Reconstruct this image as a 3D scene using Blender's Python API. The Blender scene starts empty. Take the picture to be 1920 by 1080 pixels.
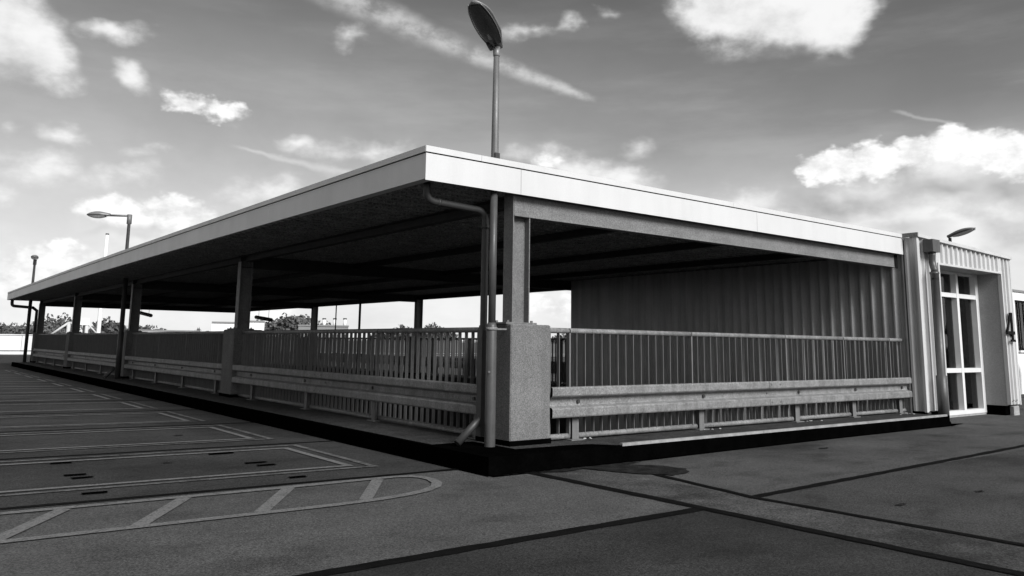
import bpy, math, random
from mathutils import Vector, Matrix
random.seed(7)
PI = math.pi
scene = bpy.context.scene
C = scene.collection

# ------------------------------------------------------------ camera
CAM_H = 1.12
F_PX, PP_Y = 1510.42, 412.64            # focal length and principal row of the 1920 px wide photograph
YAW, PITCH, ROLL = 0.914714, 0.153505, 0.0135138
fw = Vector((math.cos(YAW)*math.cos(PITCH), math.sin(YAW)*math.cos(PITCH), math.sin(PITCH)))
r0 = fw.cross(Vector((0, 0, 1))).normalized()
u0 = r0.cross(fw)
rt = math.cos(ROLL)*r0 + math.sin(ROLL)*u0
up = -math.sin(ROLL)*r0 + math.cos(ROLL)*u0
cam_data = bpy.data.cameras.new('camera')
cam = bpy.data.objects.new('camera', cam_data)
C.objects.link(cam)
cam.matrix_world = Matrix(((rt.x, up.x, -fw.x, 0), (rt.y, up.y, -fw.y, 0), (rt.z, up.z, -fw.z, CAM_H), (0, 0, 0, 1)))
cam_data.sensor_width = 36
cam_data.lens = F_PX*36/1920
cam_data.shift_y = -(540-PP_Y)/1920
cam_data.clip_start = 0.05
cam_data.clip_end = 9000
scene.camera = cam

def ray(px, py):
    return rt*((px-960)/F_PX) + up*(-(py-PP_Y)/F_PX) + fw
def on_y(px, py, y):
    d = ray(px, py); return Vector((0, 0, CAM_H)) + d*(y/d.y)
def azel(px, py):
    d = ray(px, py).normalized()
    return math.atan2(d.x, d.y), math.asin(d.z)     # azimuth clockwise from +Y, elevation

# ------------------------------------------------------------ light, view
scene.view_settings.view_transform = 'Standard'
scene.view_settings.look = 'None'
scene.view_settings.gamma = 1
scene.view_settings.exposure = 1.737      # the photograph is exposed for the shade under thin cloud
scene.view_settings.use_curve_mapping = False
SUN_EL, SUN_AZ = math.radians(35), math.radians(0.0)   # azimuth measured from -Y towards +X
sd = Vector((math.sin(SUN_AZ)*math.cos(SUN_EL), -math.cos(SUN_AZ)*math.cos(SUN_EL), math.sin(SUN_EL)))
sl = bpy.data.lights.new('sun', 'SUN')
sl.energy = 1.5; sl.angle = math.radians(26); sl.color = (1, 1, 1)
sun = bpy.data.objects.new('sun', sl); C.objects.link(sun)
sun.rotation_euler = sd.to_track_quat('Z', 'Y').to_euler()

# ------------------------------------------------------------ world: Nishita sky seen in black and white, with clouds
world = bpy.data.worlds.new('World'); scene.world = world
world.use_nodes = True
world.cycles.sampling_method = 'MANUAL'; world.cycles.sample_map_resolution = 512
nt = world.node_tree; N = nt.nodes; LK = nt.links
for n in list(N): N.remove(n)
class G:
    """tiny expression helper for node graphs"""
    def __init__(s, nt): s.nt = nt
    def m(s, op, a, b=None, c=None, clamp=False):
        n = s.nt.nodes.new('ShaderNodeMath'); n.operation = op; n.use_clamp = clamp
        for i, v in enumerate((a, b, c)):
            if v is None: continue
            if isinstance(v, (int, float)): n.inputs[i].default_value = v
            else: s.nt.links.new(v, n.inputs[i])
        return n.outputs[0]
    def noise(s, vec, scale, detail=6, rough=.55, lac=2.0, dist=0):
        n = s.nt.nodes.new('ShaderNodeTexNoise'); n.inputs['Scale'].default_value = scale
        n.inputs['Detail'].default_value = detail; n.inputs['Roughness'].default_value = rough
        n.inputs['Lacunarity'].default_value = lac; n.inputs['Distortion'].default_value = dist
        if vec is not None: s.nt.links.new(vec, n.inputs['Vector'])
        return n
    def ramp(s, x, a, b, lo=0.0, hi=1.0, smooth=True):
        n = s.nt.nodes.new('ShaderNodeMapRange'); n.interpolation_type = 'SMOOTHSTEP' if smooth else 'LINEAR'
        s.nt.links.new(x, n.inputs[0])
        for i, v in enumerate((a, b, lo, hi)): n.inputs[i+1].default_value = v
        return n.outputs[0]
g = G(nt)
tc = N.new('ShaderNodeTexCoord')
sep = N.new('ShaderNodeSeparateXYZ'); LK.new(tc.outputs['Generated'], sep.inputs[0])
az = g.m('ARCTAN2', sep.outputs[0], sep.outputs[1])
el = g.m('ARCSINE', sep.outputs[2])
comb = N.new('ShaderNodeCombineXYZ'); LK.new(az, comb.inputs[0]); LK.new(el, comb.inputs[1])
sky = N.new('ShaderNodeTexSky'); sky.sky_type = 'NISHITA'; sky.sun_disc = False
sky.sun_elevation = SUN_EL
sky.sun_rotation = math.atan2(sd.x, sd.y)
sky.air_density = 1.0; sky.dust_density = 1.0; sky.ozone_density = 1.0
srgb = N.new('ShaderNodeSeparateColor'); LK.new(sky.outputs[0], srgb.inputs[0])
base = g.m('MULTIPLY', g.m('ADD', g.m('MULTIPLY', srgb.outputs[0], .6), g.m('MULTIPLY', srgb.outputs[1], .4)), 1.0)
# stretched direction for cloud noise
cv = N.new('ShaderNodeVectorMath'); cv.operation = 'MULTIPLY'; LK.new(comb.outputs[0], cv.inputs[0]); cv.inputs[1].default_value = (1, 1.5, 1)
def warp(amount, scale, seed):
    off = N.new('ShaderNodeVectorMath'); off.operation = 'ADD'; LK.new(cv.outputs[0], off.inputs[0]); off.inputs[1].default_value = (seed, seed*.7, seed)
    n = g.noise(off.outputs[0], scale, 3, .6)
    sb = N.new('ShaderNodeVectorMath'); sb.operation = 'SUBTRACT'; LK.new(n.outputs['Color'], sb.inputs[0]); sb.inputs[1].default_value = (.5, .5, .5)
    sc = N.new('ShaderNodeVectorMath'); sc.operation = 'SCALE'; LK.new(sb.outputs[0], sc.inputs[0]); sc.inputs['Scale'].default_value = amount
    ad = N.new('ShaderNodeVectorMath'); ad.operation = 'ADD'; LK.new(comb.outputs[0], ad.inputs[0]); LK.new(sc.outputs[0], ad.inputs[1])
    fl = N.new('ShaderNodeVectorMath'); fl.operation = 'MULTIPLY'; LK.new(ad.outputs[0], fl.inputs[0]); fl.inputs[1].default_value = (1, 1, 0)
    return fl.outputs[0]
def blobs(vec, lst):
    """lst: (px, py, rx, ry, rot_deg, weight) -> max of weight*(1-distance)"""
    out = None
    for (px, py, rx, ry, rot, w) in lst:
        a0, e0 = azel(px, py)
        a1, e1 = azel(px+rx*math.cos(math.radians(rot)), py+rx*math.sin(math.radians(rot)))
        a2, e2 = azel(px-ry*math.sin(math.radians(rot)), py+ry*math.cos(math.radians(rot)))
        ra = math.hypot(a1-a0, e1-e0); re = math.hypot(a2-a0, e2-e0)
        mp = N.new('ShaderNodeMapping'); mp.vector_type = 'TEXTURE'
        mp.inputs['Location'].default_value = (a0, e0, 0)
        mp.inputs['Rotation'].default_value = (0, 0, math.atan2(e1-e0, a1-a0))
        mp.inputs['Scale'].default_value = (ra, re, 1)
        LK.new(vec, mp.inputs[0])
        ln = N.new('ShaderNodeVectorMath'); ln.operation = 'LENGTH'; LK.new(mp.outputs[0], ln.inputs[0])
        v = g.m('MULTIPLY_ADD', ln.outputs['Value'], -w, w)
        out = v if out is None else g.m('MAXIMUM', out, v)
    return out
fbm = g.noise(cv.outputs[0], 9, 6, .58).outputs[0]
fbm2 = g.noise(cv.outputs[0], 26, 6, .6).outputs[0]
w1 = warp(.05, 14, 1.3)
w2 = warp(.035, 30, 4.1)
SOFT = [(10, 60, 150, 110, 25, 1.7), (85, 120, 75, 62, 0, 1.1), (215, 52, 80, 26, 0, .72), (250, 145, 60, 28, 50, .72), (20, 245, 42, 26, 0, .7), (110, 252, 62, 26, 15, .65),
        (55, 312, 105, 36, 0, .7), (-5, 365, 45, 42, 0, .9), (240, 332, 105, 34, 0, .6), (660, 68, 40, 26, -20, .55), (1060, 40, 42, 28, -40, .55), (1000, 58, 48, 24, 0, .5),
        (1440, 20, 225, 95, 5, 1.6), (1560, 40, 95, 85, 0, 1.4), (1350, 10, 120, 90, 0, 1.2), (1200, 285, 60, 32, -15, .85), (560, 275, 45, 14, 0, .45), (690, 290, 130, 28, 0, .5),
        (1150, 20, 60, 14, 20, .35), (520, 355, 200, 44, -12, .55), (1080, 310, 170, 50, 8, .55), (300, 285, 60, 14, 0, .35),
        (1620, 350, 150, 75, 0, 1.1), (1800, 345, 190, 100, 0, 1.3), (1700, 420, 260, 60, 6, 1.1), (1400, 400, 190, 60, 10, .9), (1180, 345, 150, 40, 12, .7), (330, 430, 160, 50, 0, .8), (80, 500, 150, 50, 0, .8)]
CRISP = [(205, 392, 62, 34, 0, 1.3), (318, 392, 66, 30, 0, 1.1), (330, 418, 95, 40, 0, 1.2), (240, 410, 60, 30, 0, 1.1), (55, 480, 85, 30, 0, 1.05), (125, 462, 42, 22, 0, .9), (110, 498, 90, 30, 0, .9), (25, 530, 50, 28, 0, 1.1),
         (350, 193, 55, 24, 8, 1.0), (420, 206, 60, 24, 10, 1.0), (1025, 300, 28, 20, 0, .8), (1560, 312, 74, 36, 0, 1.5), (1645, 298, 72, 38, 0, 1.5), (1720, 285, 62, 38, 0, 1.5), (1810, 272, 85, 46, 0, 1.7), (1900, 290, 90, 58, 0, 1.7),
         (1520, 325, 34, 26, 0, 1.2), (500, 590, 60, 20, 0, .8), (1040, 570, 90, 30, 0, .9)]
GREY = [(1580, 385, 210, 42, -4, 1.1), (1770, 352, 150, 30, -8, .9), (1890, 350, 110, 30, 0, .8), (1900, 435, 90, 36, 0, .9), (1690, 430, 120, 26, 8, .8), (1500, 400, 120, 24, 8, .8), (260, 440, 150, 16, 0, .6), (20, 130, 90, 26, 0, .6), (1450, 100, 200, 22, 0, .6), (390, 222, 80, 12, 8, .6)]
soft_d = g.m('ADD', blobs(w1, SOFT), g.m('MULTIPLY_ADD', fbm, 1.9, -1.05))
soft = g.ramp(soft_d, -.10, .72)
crisp_d = g.m('ADD', blobs(w2, CRISP), g.m('MULTIPLY_ADD', fbm2, 1.1, -.60))
crisp = g.ramp(crisp_d, -.06, .56)
grey = g.ramp(g.m('ADD', blobs(w1, GREY), g.m('MULTIPLY_ADD', fbm, 1.5, -.78)), -.05, .85)
# condensation trail, crossing from upper left to lower right
def trail(p, q, wid0, wid1, vec):
    a0, e0 = azel(*p); a1, e1 = azel(*q)
    L = math.hypot(a1-a0, e1-e0)
    mp = N.new('ShaderNodeMapping'); mp.vector_type = 'TEXTURE'
    mp.inputs['Location'].default_value = (a0, e0, 0); mp.inputs['Rotation'].default_value = (0, 0, math.atan2(e1-e0, a1-a0)); mp.inputs['Scale'].default_value = (L, L, 1)
    LK.new(vec, mp.inputs[0])
    s = N.new('ShaderNodeSeparateXYZ'); LK.new(mp.outputs[0], s.inputs[0])
    wd = g.m('MULTIPLY_ADD', s.outputs[0], (wid1-wid0)/F_PX/L, wid0/F_PX/L)
    wd = g.m('MAXIMUM', wd, .002)
    r = g.m('DIVIDE', g.m('ABSOLUTE', s.outputs[1]), wd)
    across = g.ramp(r, 1.15, .0)
    along = g.m('MULTIPLY', g.ramp(s.outputs[0], -.25, .05), g.ramp(s.outputs[0], 1.0, .93))
    return g.m('MULTIPLY', across, along)
w3 = warp(.008, 40, 7.7)
tr = g.m('MULTIPLY', trail((600, -32), (1125, 190), 40, 9, w3), g.ramp(fbm2, .3, .65, .12, .60))
tr2 = g.m('MULTIPLY', trail((470, 283), (665, 328), 5, 10, w3), .4)
tr3 = g.m('MULTIPLY', trail((1690, 212), (1810, 238), 4, 4, w3), .25)
# generic clouds for the rest of the sky
far_a = g.ramp(g.m('ABSOLUTE', g.m('SUBTRACT', az, PI/2-YAW)), .62, .95)
far_e = g.ramp(el, .52, .72)
outside = g.m('MAXIMUM', far_a, far_e)
gen3 = g.noise(tc.outputs['Generated'], 3.2, 9, .6).outputs[0]
gen = g.m('MULTIPLY', g.ramp(gen3, .56, .72), outside)
# thin veil that thickens towards the horizon
dotn = N.new('ShaderNodeVectorMath'); dotn.operation = 'DOT_PRODUCT'; LK.new(tc.outputs['Generated'], dotn.inputs[0]); dotn.inputs[1].default_value = tuple(sd)
pol = g.m('ABSOLUTE', dotn.outputs['Value'])               # the sky is darkest at right angles to the sun
veil = g.ramp(el, .44, .0, 0, 1.0, False)
veil = g.m('MULTIPLY', veil, g.m('MAXIMUM', g.ramp(pol, .15, .8, .25, 1.08, False), g.ramp(el, .34, .15)))
veil = g.m('MULTIPLY', veil, g.ramp(fbm, .3, .7, .85, 1.08))
wisps = N.new('ShaderNodeMapping'); wisps.inputs['Rotation'].default_value = (0, 0, -.35); wisps.inputs['Scale'].default_value = (2.2, 11, 1); LK.new(comb.outputs[0], wisps.inputs[0])
wv = g.noise(wisps.outputs[0], 1.6, 6, .6).outputs[0]
wsp = g.m('MULTIPLY', g.ramp(wv, .42, .72, 0, .30), g.ramp(el, .55, .1))
def mixv(a, b, f):
    # a*(1-f)+b*f ; b float or socket
    return g.m('ADD', g.m('MULTIPLY', a, g.m('SUBTRACT', 1.0, f, clamp=True)), g.m('MULTIPLY', f, b))
K = 10.0
v = g.m('MULTIPLY', base, SKYK := .78)
v = mixv(v, g.ramp(el, .28, .08, .74*K, .94*K), g.m('MULTIPLY', veil, 1.0, clamp=True))
v = mixv(v, .62*K, wsp)
v = mixv(v, .80*K, gen)
v = mixv(v, .86*K, tr); v = mixv(v, .86*K, tr2); v = mixv(v, .86*K, tr3)
v = mixv(v, g.ramp(fbm, .32, .62, .68*K, .98*K), g.m('MULTIPLY', soft, .95))
v = mixv(v, g.ramp(fbm2, .3, .62, .78*K, 1.08*K), crisp)
v = mixv(v, g.ramp(fbm, .35, .65, .36*K, .66*K), g.m('MULTIPLY', grey, .8))
v = g.m('MULTIPLY', v, .6)
cc = N.new('ShaderNodeCombineColor')
for i in range(3): LK.new(v, cc.inputs[i])
bg = N.new('ShaderNodeBackground'); bg.inputs['Strength'].default_value = .05
LK.new(cc.outputs[0], bg.inputs[0])
wo = N.new('ShaderNodeOutputWorld'); LK.new(bg.outputs[0], wo.inputs[0])

# ------------------------------------------------------------ materials
MATS = {}
def mat(name, col, rough=.7, var=.15, scale=6, fine=0, fscale=120, bump=.0, bscale=60, metal=0, spec=.4, specks=None, streak=None, stain=None):
    """neutral grey procedural material: large mottling (var), fine grain (fine), optional dark specks, vertical streaks and stains"""
    m = bpy.data.materials.new(name); m.use_nodes = True
    t = m.node_tree; n = t.nodes; h = G(t); L = t.links
    bs = n['Principled BSDF']
    geo = n.new('ShaderNodeNewGeometry'); pos = geo.outputs['Position']
    val = h.ramp(h.noise(pos, scale, 6, .6).outputs[0], .3, .7, 1-var, 1+var, False)
    if fine:
        f = h.noise(pos, fscale, 3, .7).outputs[0]
        val = h.m('MULTIPLY', val, h.ramp(f, .25, .75, 1-fine, 1+fine, False))
    if specks:
        vo = n.new('ShaderNodeTexVoronoi'); vo.inputs['Scale'].default_value = specks[0]; L.new(pos, vo.inputs['Vector'])
        cs = n.new('ShaderNodeSeparateColor'); L.new(vo.outputs['Color'], cs.inputs[0])
        val = h.m('MULTIPLY', val, h.ramp(cs.outputs[0], 0, 1, 1-specks[1], 1+specks[1], False))
    if streak:
        mp = n.new('ShaderNodeMapping'); mp.inputs['Scale'].default_value = streak[0]; L.new(pos, mp.inputs[0])
        s = h.noise(mp.outputs[0], 1, 5, .6).outputs[0]
        val = h.m('MULTIPLY', val, h.ramp(s, .35, .7, 1.0, 1-streak[1]))
    if stain:
        for (sc, lo, hi, amt, off) in stain:
            mp = n.new('ShaderNodeMapping'); mp.inputs['Location'].default_value = off; mp.inputs['Scale'].default_value = sc; L.new(pos, mp.inputs[0])
            s = h.noise(mp.outputs[0], 1, 5, .55).outputs[0]
            val = h.m('MULTIPLY', val, h.ramp(s, lo, hi, 1.0, 1-amt))
    val = h.m('MULTIPLY', val, col)
    c = n.new('ShaderNodeCombineColor')
    for i in range(3): L.new(val, c.inputs[i])
    L.new(c.outputs[0], bs.inputs['Base Color'])
    rn = h.ramp(h.noise(pos, scale*2.3, 4).outputs[0], .3, .7, max(.02, rough-.08), min(1, rough+.08), False)
    L.new(rn, bs.inputs['Roughness'])
    bs.inputs['Metallic'].default_value = metal
    bs.inputs['Specular IOR Level'].default_value = spec
    if bump:
        b = n.new('ShaderNodeBump'); b.inputs['Strength'].default_value = bump; b.inputs['Distance'].default_value = .01
        L.new(h.noise(pos, bscale, 4, .65).outputs[0], b.inputs['Height']); L.new(b.outputs[0], bs.inputs['Normal'])
    MATS[name] = m
    return m
ST = lambda a, s: [((.35, .5, 1), .45, .75, a, (s, s*2, 0)), ((1.3, 2.2, 1), .5, .72, a*.7, (s*3, 1, 0))]
M_ASPH = mat('asphalt', .078, .9, .16, 1.6, .42, 75, .6, 120, specks=(115, .45), stain=ST(.40, 3.1), spec=.15)
M_ASPH4 = mat('asphalt_vignette', .056, .9, .25, 1.1, .45, 75, .6, 120, specks=(115, .45), stain=ST(.5, 2.4), spec=.12)  # right foreground panel, lens vignetting put into its darker tone
M_ASPH3 = mat('asphalt_vignette_deep', .037, .9, .25, 1.1, .45, 75, .6, 120, specks=(115, .45), stain=ST(.45, 1.4), spec=.12)  # nearest panel, darkest tone: the vignette towards the frame bottom painted in
M_ASPH2 = mat('asphalt_worn', .072, .9, .22, 1.0, .42, 75, .6, 120, specks=(115, .45), stain=ST(.62, 9.4), spec=.15)
M_PARK = mat('asphalt_parking', .042, .92, .2, 1.5, .42, 75, .6, 120, specks=(115, .45), stain=ST(.35, 5.0), spec=.1)
M_STRIP = mat('asphalt_strip', .068, .9, .4, 3.5, .55, 60, 1, 80, specks=(95, .5), stain=ST(.5, 1.7), spec=.15)
M_BIT = mat('bitumen', .0013, .95, .4, 5, .4, 60, .3, 90, spec=.0)
M_JOINT = mat('joint_sealant', .0045, .85, .35, 6, .3, 90, .4, 60, spec=.06)
M_STAIN = mat('stained_asphalt', .016, .9, .65, 9, .45, 75, .6, 120, specks=(115, .45), spec=.08)
M_PAINT = mat('worn_line_paint', .15, .85, .15, 5, .25, 75, .3, 90, specks=(115, .25), spec=.15, stain=[((5, 5, 5), .45, .72, .35, (0, 0, 0)), ((24, 24, 24), .56, .66, .45, (5, 0, 0))])
M_PAINT2 = mat('faded_line_paint', .12, .85, .2, 5, .25, 75, .3, 90, specks=(115, .25), spec=.15, stain=[((6, 6, 6), .42, .7, .5, (3, 0, 0)), ((28, 28, 28), .48, .66, .5, (5, 0, 0))])
M_KERB = mat('kerb_screed', .034, .95, .4, 5, .6, 45, .8, 80, specks=(70, .6), spec=.2)
M_EDGE = mat('galvanised_edge', .30, .5, .3, 8, .15, 90, .1, 60, metal=.2)
M_CONC = mat('pier_concrete', .155, .9, .12, 2.5, .22, 80, .4, 120, specks=(150, .34), spec=.15, streak=((5, 5, .5), .2))
M_GALV = mat('galvanised_rail', .20, .55, .2, 6, .3, 60, .08, 60, metal=0, spec=.2, specks=(75, .22), streak=((14, 14, .9), .22))
M_GALVD = mat('galvanised_bars', .15, .6, .12, 9, .1, 120, spec=.2, metal=0, streak=((20, 20, 1), .15))
M_STEEL = mat('painted_steel_beam', .165, .6, .15, 6, .4, 60, .08, 120, specks=(120, .25), streak=((1.2, 1.2, 9), .12))
M_COL = mat('painted_steel_column', .13, .6, .12, 6, .35, 60, .08, 120, specks=(120, .2))
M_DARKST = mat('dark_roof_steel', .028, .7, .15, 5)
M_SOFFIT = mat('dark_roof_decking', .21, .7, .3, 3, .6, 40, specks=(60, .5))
M_FASC = mat('white_fascia_sheet', .58, .5, .03, 1.5, .04, 60, .04, 4, streak=((3.5, 3.5, .3), .05))
M_ROOF = mat('roof_membrane', .2, .9, .15, 2)
M_PIPE = mat('grey_drainpipe', .08, .45, .12, 7, .12, 90, metal=.1, streak=((18, 18, 1.2), .25))
M_PIPED = mat('dark_drainpipe', .035, .5, .12, 7, .12, 90)
M_CLAD = mat('white_cladding', .52, .5, .05, 2, .04, 90, streak=((5, 5, .5), .12))
M_CLADIN = mat('grey_cladding', .44, .55, .1, 2, .15, 60, streak=((5, 5, .4), .25))
M_RENDER = mat('recess_render', .29, .9, .05, 4, .12, 90, .4, 110, specks=(120, .15))
M_FRAME = mat('white_window_frame', .66, .4, .04, 4, .03, 90)
M_BLACK = mat('black_paint', .008, .7, .1, 10, spec=.08)
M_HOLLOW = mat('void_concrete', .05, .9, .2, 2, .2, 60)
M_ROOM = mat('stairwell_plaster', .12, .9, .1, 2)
M_PLINTH = mat('plinth_block', .30, .9, .2, 6, .3, 60, .4, 80, specks=(90, .2))
M_LAMP = mat('lamp_housing', .20, .45, .1, 8, metal=.2)
M_LAMPD = mat('lamp_housing_dark', .035, .45, .15, 9)
M_POLE = mat('galvanised_pole', .16, .5, .15, 6, .15, 100, metal=.2, streak=((20, 20, 1.5), .2))
M_BARK = mat('bark', .06, .9, .2, 4)
M_CITY = mat('city_ground', .07, .95, .3, .05)
M_BLDG = mat('far_render', .5, .9, .05, .5)
M_BLDGG = mat('far_grey_render', .22, .9, .05, .5)
M_WHITE = mat('white_paint', .8, .5, .04, 2)
M_PARAPG = mat('grey_parapet_sheet', .09, .8, .1, .6)
M_PARAP = mat('parapet_sheet', .7, .6, .06, .6, streak=((3, 3, .5), .1))

def leaf_mat():
    m = bpy.data.materials.new('foliage'); m.use_nodes = True
    t = m.node_tree; h = G(t); n = t.nodes
    geo = n.new('ShaderNodeNewGeometry')
    val = h.m('MULTIPLY', h.ramp(h.noise(geo.outputs['Position'], .5, 4).outputs[0], .3, .7, .7, 1.3), .105)
    c = n.new('ShaderNodeCombineColor')
    for i in range(3): t.links.new(val, c.inputs[i])
    bs = n['Principled BSDF']; t.links.new(c.outputs[0], bs.inputs['Base Color']); bs.inputs['Roughness'].default_value = .8
    bs.inputs['Specular IOR Level'].default_value = .2
    return m
M_LEAF = leaf_mat()
def glass_mat(name, tint=.55):
    m = bpy.data.materials.new(name); m.use_nodes = True
    t = m.node_tree; n = t.nodes
    for x in list(n):
        if x.type != 'OUTPUT_MATERIAL': n.remove(x)
    out = n['Material Output']
    tr_ = n.new('ShaderNodeBsdfTransparent'); tr_.inputs[0].default_value = (tint, tint, tint, 1)
    gl = n.new('ShaderNodeBsdfGlossy'); gl.inputs['Roughness'].default_value = .03
    fr = n.new('ShaderNodeFresnel'); fr.inputs[0].default_value = 1.5
    ns = n.new('ShaderNodeTexNoise'); ns.inputs['Scale'].default_value = 3
    mx = n.new('ShaderNodeMixShader')
    t.links.new(fr.outputs[0], mx.inputs[0]); t.links.new(tr_.outputs[0], mx.inputs[1]); t.links.new(gl.outputs[0], mx.inputs[2]); t.links.new(mx.outputs[0], out.inputs[0])
    return m
M_GLASS = glass_mat('window_glass')
M_BOWL = mat('lamp_bowl_pale', .6, .2, .05, 8)
M_BOWLD = mat('lamp_bowl_dark', .022, .22, .5, 22, spec=.35)

# ------------------------------------------------------------ mesh helpers
class MB:
    def __init__(s): s.v = []; s.f = []; s.sm = []
    def add(s, vs, fs, smooth=False):
        b = len(s.v); s.v += [tuple(x) for x in vs]; s.f += [tuple(i+b for i in f) for f in fs]; s.sm += [smooth]*len(fs)
    def box(s, x0, x1, y0, y1, z0, z1):
        s.add([(x0,y0,z0),(x1,y0,z0),(x1,y1,z0),(x0,y1,z0),(x0,y0,z1),(x1,y0,z1),(x1,y1,z1),(x0,y1,z1)],
              [(0,3,2,1),(4,5,6,7),(0,1,5,4),(1,2,6,5),(2,3,7,6),(3,0,4,7)]); return s
    def cbox(s, x0, x1, y0, y1, z0, z1, c=.008):
        """box with chamfered vertical and top edges"""
        P = [(x0+c,y0),(x1-c,y0),(x1,y0+c),(x1,y1-c),(x1-c,y1),(x0+c,y1),(x0,y1-c),(x0,y0+c)]
        Q = [(x0+2*c,y0+c),(x1-2*c,y0+c),(x1-c,y0+2*c),(x1-c,y1-2*c),(x1-2*c,y1-c),(x0+2*c,y1-c),(x0+c,y1-2*c),(x0+c,y0+2*c)]
        vs = [(a,b,z0) for a,b in P]+[(a,b,z1-c) for a,b in P]+[(a,b,z1) for a,b in Q]
        fs = [tuple(range(7,-1,-1)), tuple(range(16,24))]
        for k in range(2):
            for i in range(8):
                j = (i+1) % 8; fs.append((k*8+i, k*8+j, k*8+8+j, k*8+8+i))
        s.add(vs, fs); return s
    def prism(s, pts, axis, a, b):
        """extrude a 2-D outline along an axis; pts ordered counter-clockwise"""
        n = len(pts)
        def P(p, t):
            return {'x': (t, p[0], p[1]), 'y': (p[0], t, p[1]), 'z': (p[0], p[1], t)}[axis]
        vs = [P(p, a) for p in pts]+[P(p, b) for p in pts]
        fs = [tuple(range(n-1, -1, -1)), tuple(range(n, 2*n))]+[(i, (i+1) % n, n+(i+1) % n, n+i) for i in range(n)]
        if axis == 'y': fs = [tuple(reversed(f)) for f in fs]
        s.add(vs, fs); return s
    def tube(s, pts, r, seg=12, cap=True, smooth=True):
        """round bar through points, radius a number or a list"""
        pts = [Vector(p) for p in pts]; n = len(pts)
        rr = r if isinstance(r, (list, tuple)) else [r]*n
        vs = []; ref = None
        for i, p in enumerate(pts):
            d = ((pts[min(i+1, n-1)]-p).normalized() + (p-pts[max(i-1, 0)]).normalized()).normalized()
            if ref is None:
                a = Vector((0, 0, 1)) if abs(d.z) < .9 else Vector((1, 0, 0))
                ref = d.cross(a).normalized()
            ref = (ref - d*ref.dot(d)).normalized(); q = d.cross(ref)
            for k in range(seg):
                t = 2*PI*k/seg
                vs.append(p + (ref*math.cos(t)+q*math.sin(t))*rr[i])
        fs = []
        for i in range(n-1):
            for k in range(seg):
                j = (k+1) % seg
                fs.append((i*seg+k, i*seg+j, (i+1)*seg+j, (i+1)*seg+k))
        s.add(vs, fs, smooth)
        if cap:
            b = len(s.v)-len(vs)
            s.f.append(tuple(b+k for k in range(seg-1, -1, -1))); s.f.append(tuple(b+(n-1)*seg+k for k in range(seg))); s.sm += [False, False]
        return s
    def mesh(s, name, m, o=(0, 0, 0)):
        me = bpy.data.meshes.new(name)
        me.from_pydata([(x-o[0], y-o[1], z-o[2]) for x, y, z in s.v], [], s.f)
        me.polygons.foreach_set('use_smooth', s.sm)
        ms = m if isinstance(m, (list, tuple)) else [m]
        for k in ms: me.materials.append(k)
        me.update()
        return me
    def build(s, name, m, parent=None, label=None):
        """parent is an Empty standing at its own location without rotation; vertices are given in world coordinates"""
        o = Vector(parent['org']) if parent is not None else Vector((0, 0, 0))
        ob = bpy.data.objects.new(name, s.mesh(name, m, o))
        ob['org'] = tuple(o)
        C.objects.link(ob)
        if parent is not None: ob.parent = parent
        if label: ob['label'] = label
        return ob
def thing(name, label, cat, loc=(0, 0, 0), group=None):
    o = bpy.data.objects.new(name, None); C.objects.link(o); o.location = loc; o.empty_display_size = .2
    o['org'] = tuple(loc); o['label'] = label; o['category'] = cat
    if group: o['group'] = group
    return o
def structure(ob): ob['kind'] = 'structure'; return ob
def copy_tree(o, loc, label, rotz=None, scale=None):
    r = o.copy(); C.objects.link(r); r.location = loc; r['label'] = label
    if rotz is not None: r.rotation_euler = (0, 0, rotz)
    if scale is not None: r.scale = scale
    for ch in list(o.children):
        c = ch.copy(); C.objects.link(c); c.parent = r
        for gch in ch.children:
            d = gch.copy(); C.objects.link(d); d.parent = c
    return r
def repeat(ob, parent, dx=0, dy=0, dz=0):
    c = ob.copy(); C.objects.link(c); c.parent = parent
    c.location = (ob.location[0]+dx, ob.location[1]+dy, ob.location[2]+dz)
    return c

# ------------------------------------------------------------ the deck
VX0, VX1, VY0, VY1 = 5.45, 13.25, 6.80, 37.7        # opening in the deck under the canopy (a ramp void)
DX0, DX1, DY0, DY1 = -42.0, 62.0, -32.0, 64.3
deck = thing('parking_deck', '', '', (0, 0, 0)); del deck['label']; del deck['category']; structure(deck)
def sheet(name, rects, z, m, parent=deck, kind=None):
    b = MB()
    for (x0, x1, y0, y1) in rects: b.add([(x0,y0,z),(x1,y0,z),(x1,y1,z),(x0,y1,z)], [(0,1,2,3)])
    o = b.build(name, m, parent)
    return o
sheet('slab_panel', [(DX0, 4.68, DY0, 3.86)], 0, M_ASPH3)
sheet('slab_panel', [(DX0, 4.68, 3.86, 6.30)], 0, M_ASPH)
sheet('slab_panel', [(DX0, 4.40, 6.30, 8.85)], 0, M_PARK)
sheet('slab_panel', [(DX0, 4.40, 8.85, DY1)], 0, M_PARK)
sheet('expansion_strip', [(4.68, 5.34, DY0, 5.95)], 0, M_STRIP)
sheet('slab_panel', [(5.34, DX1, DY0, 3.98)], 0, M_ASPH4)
sheet('slab_panel', [(5.34, DX1, 3.98, 6.00)], 0, M_ASPH2)
sheet('slab_panel', [(12.7, 16.4, 6.0, 6.8)], 0, M_ASPH2)
sheet('slab_panel', [(16.4, DX1, 6.0, DY1)], 0, M_ASPH2)
sheet('slab_panel', [(13.8, 16.4, 14.3, DY1)], 0, M_PARK)
sheet('slab_panel', [(4.40, 13.8, 38.6, DY1)], 0, M_PARK)
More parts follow.
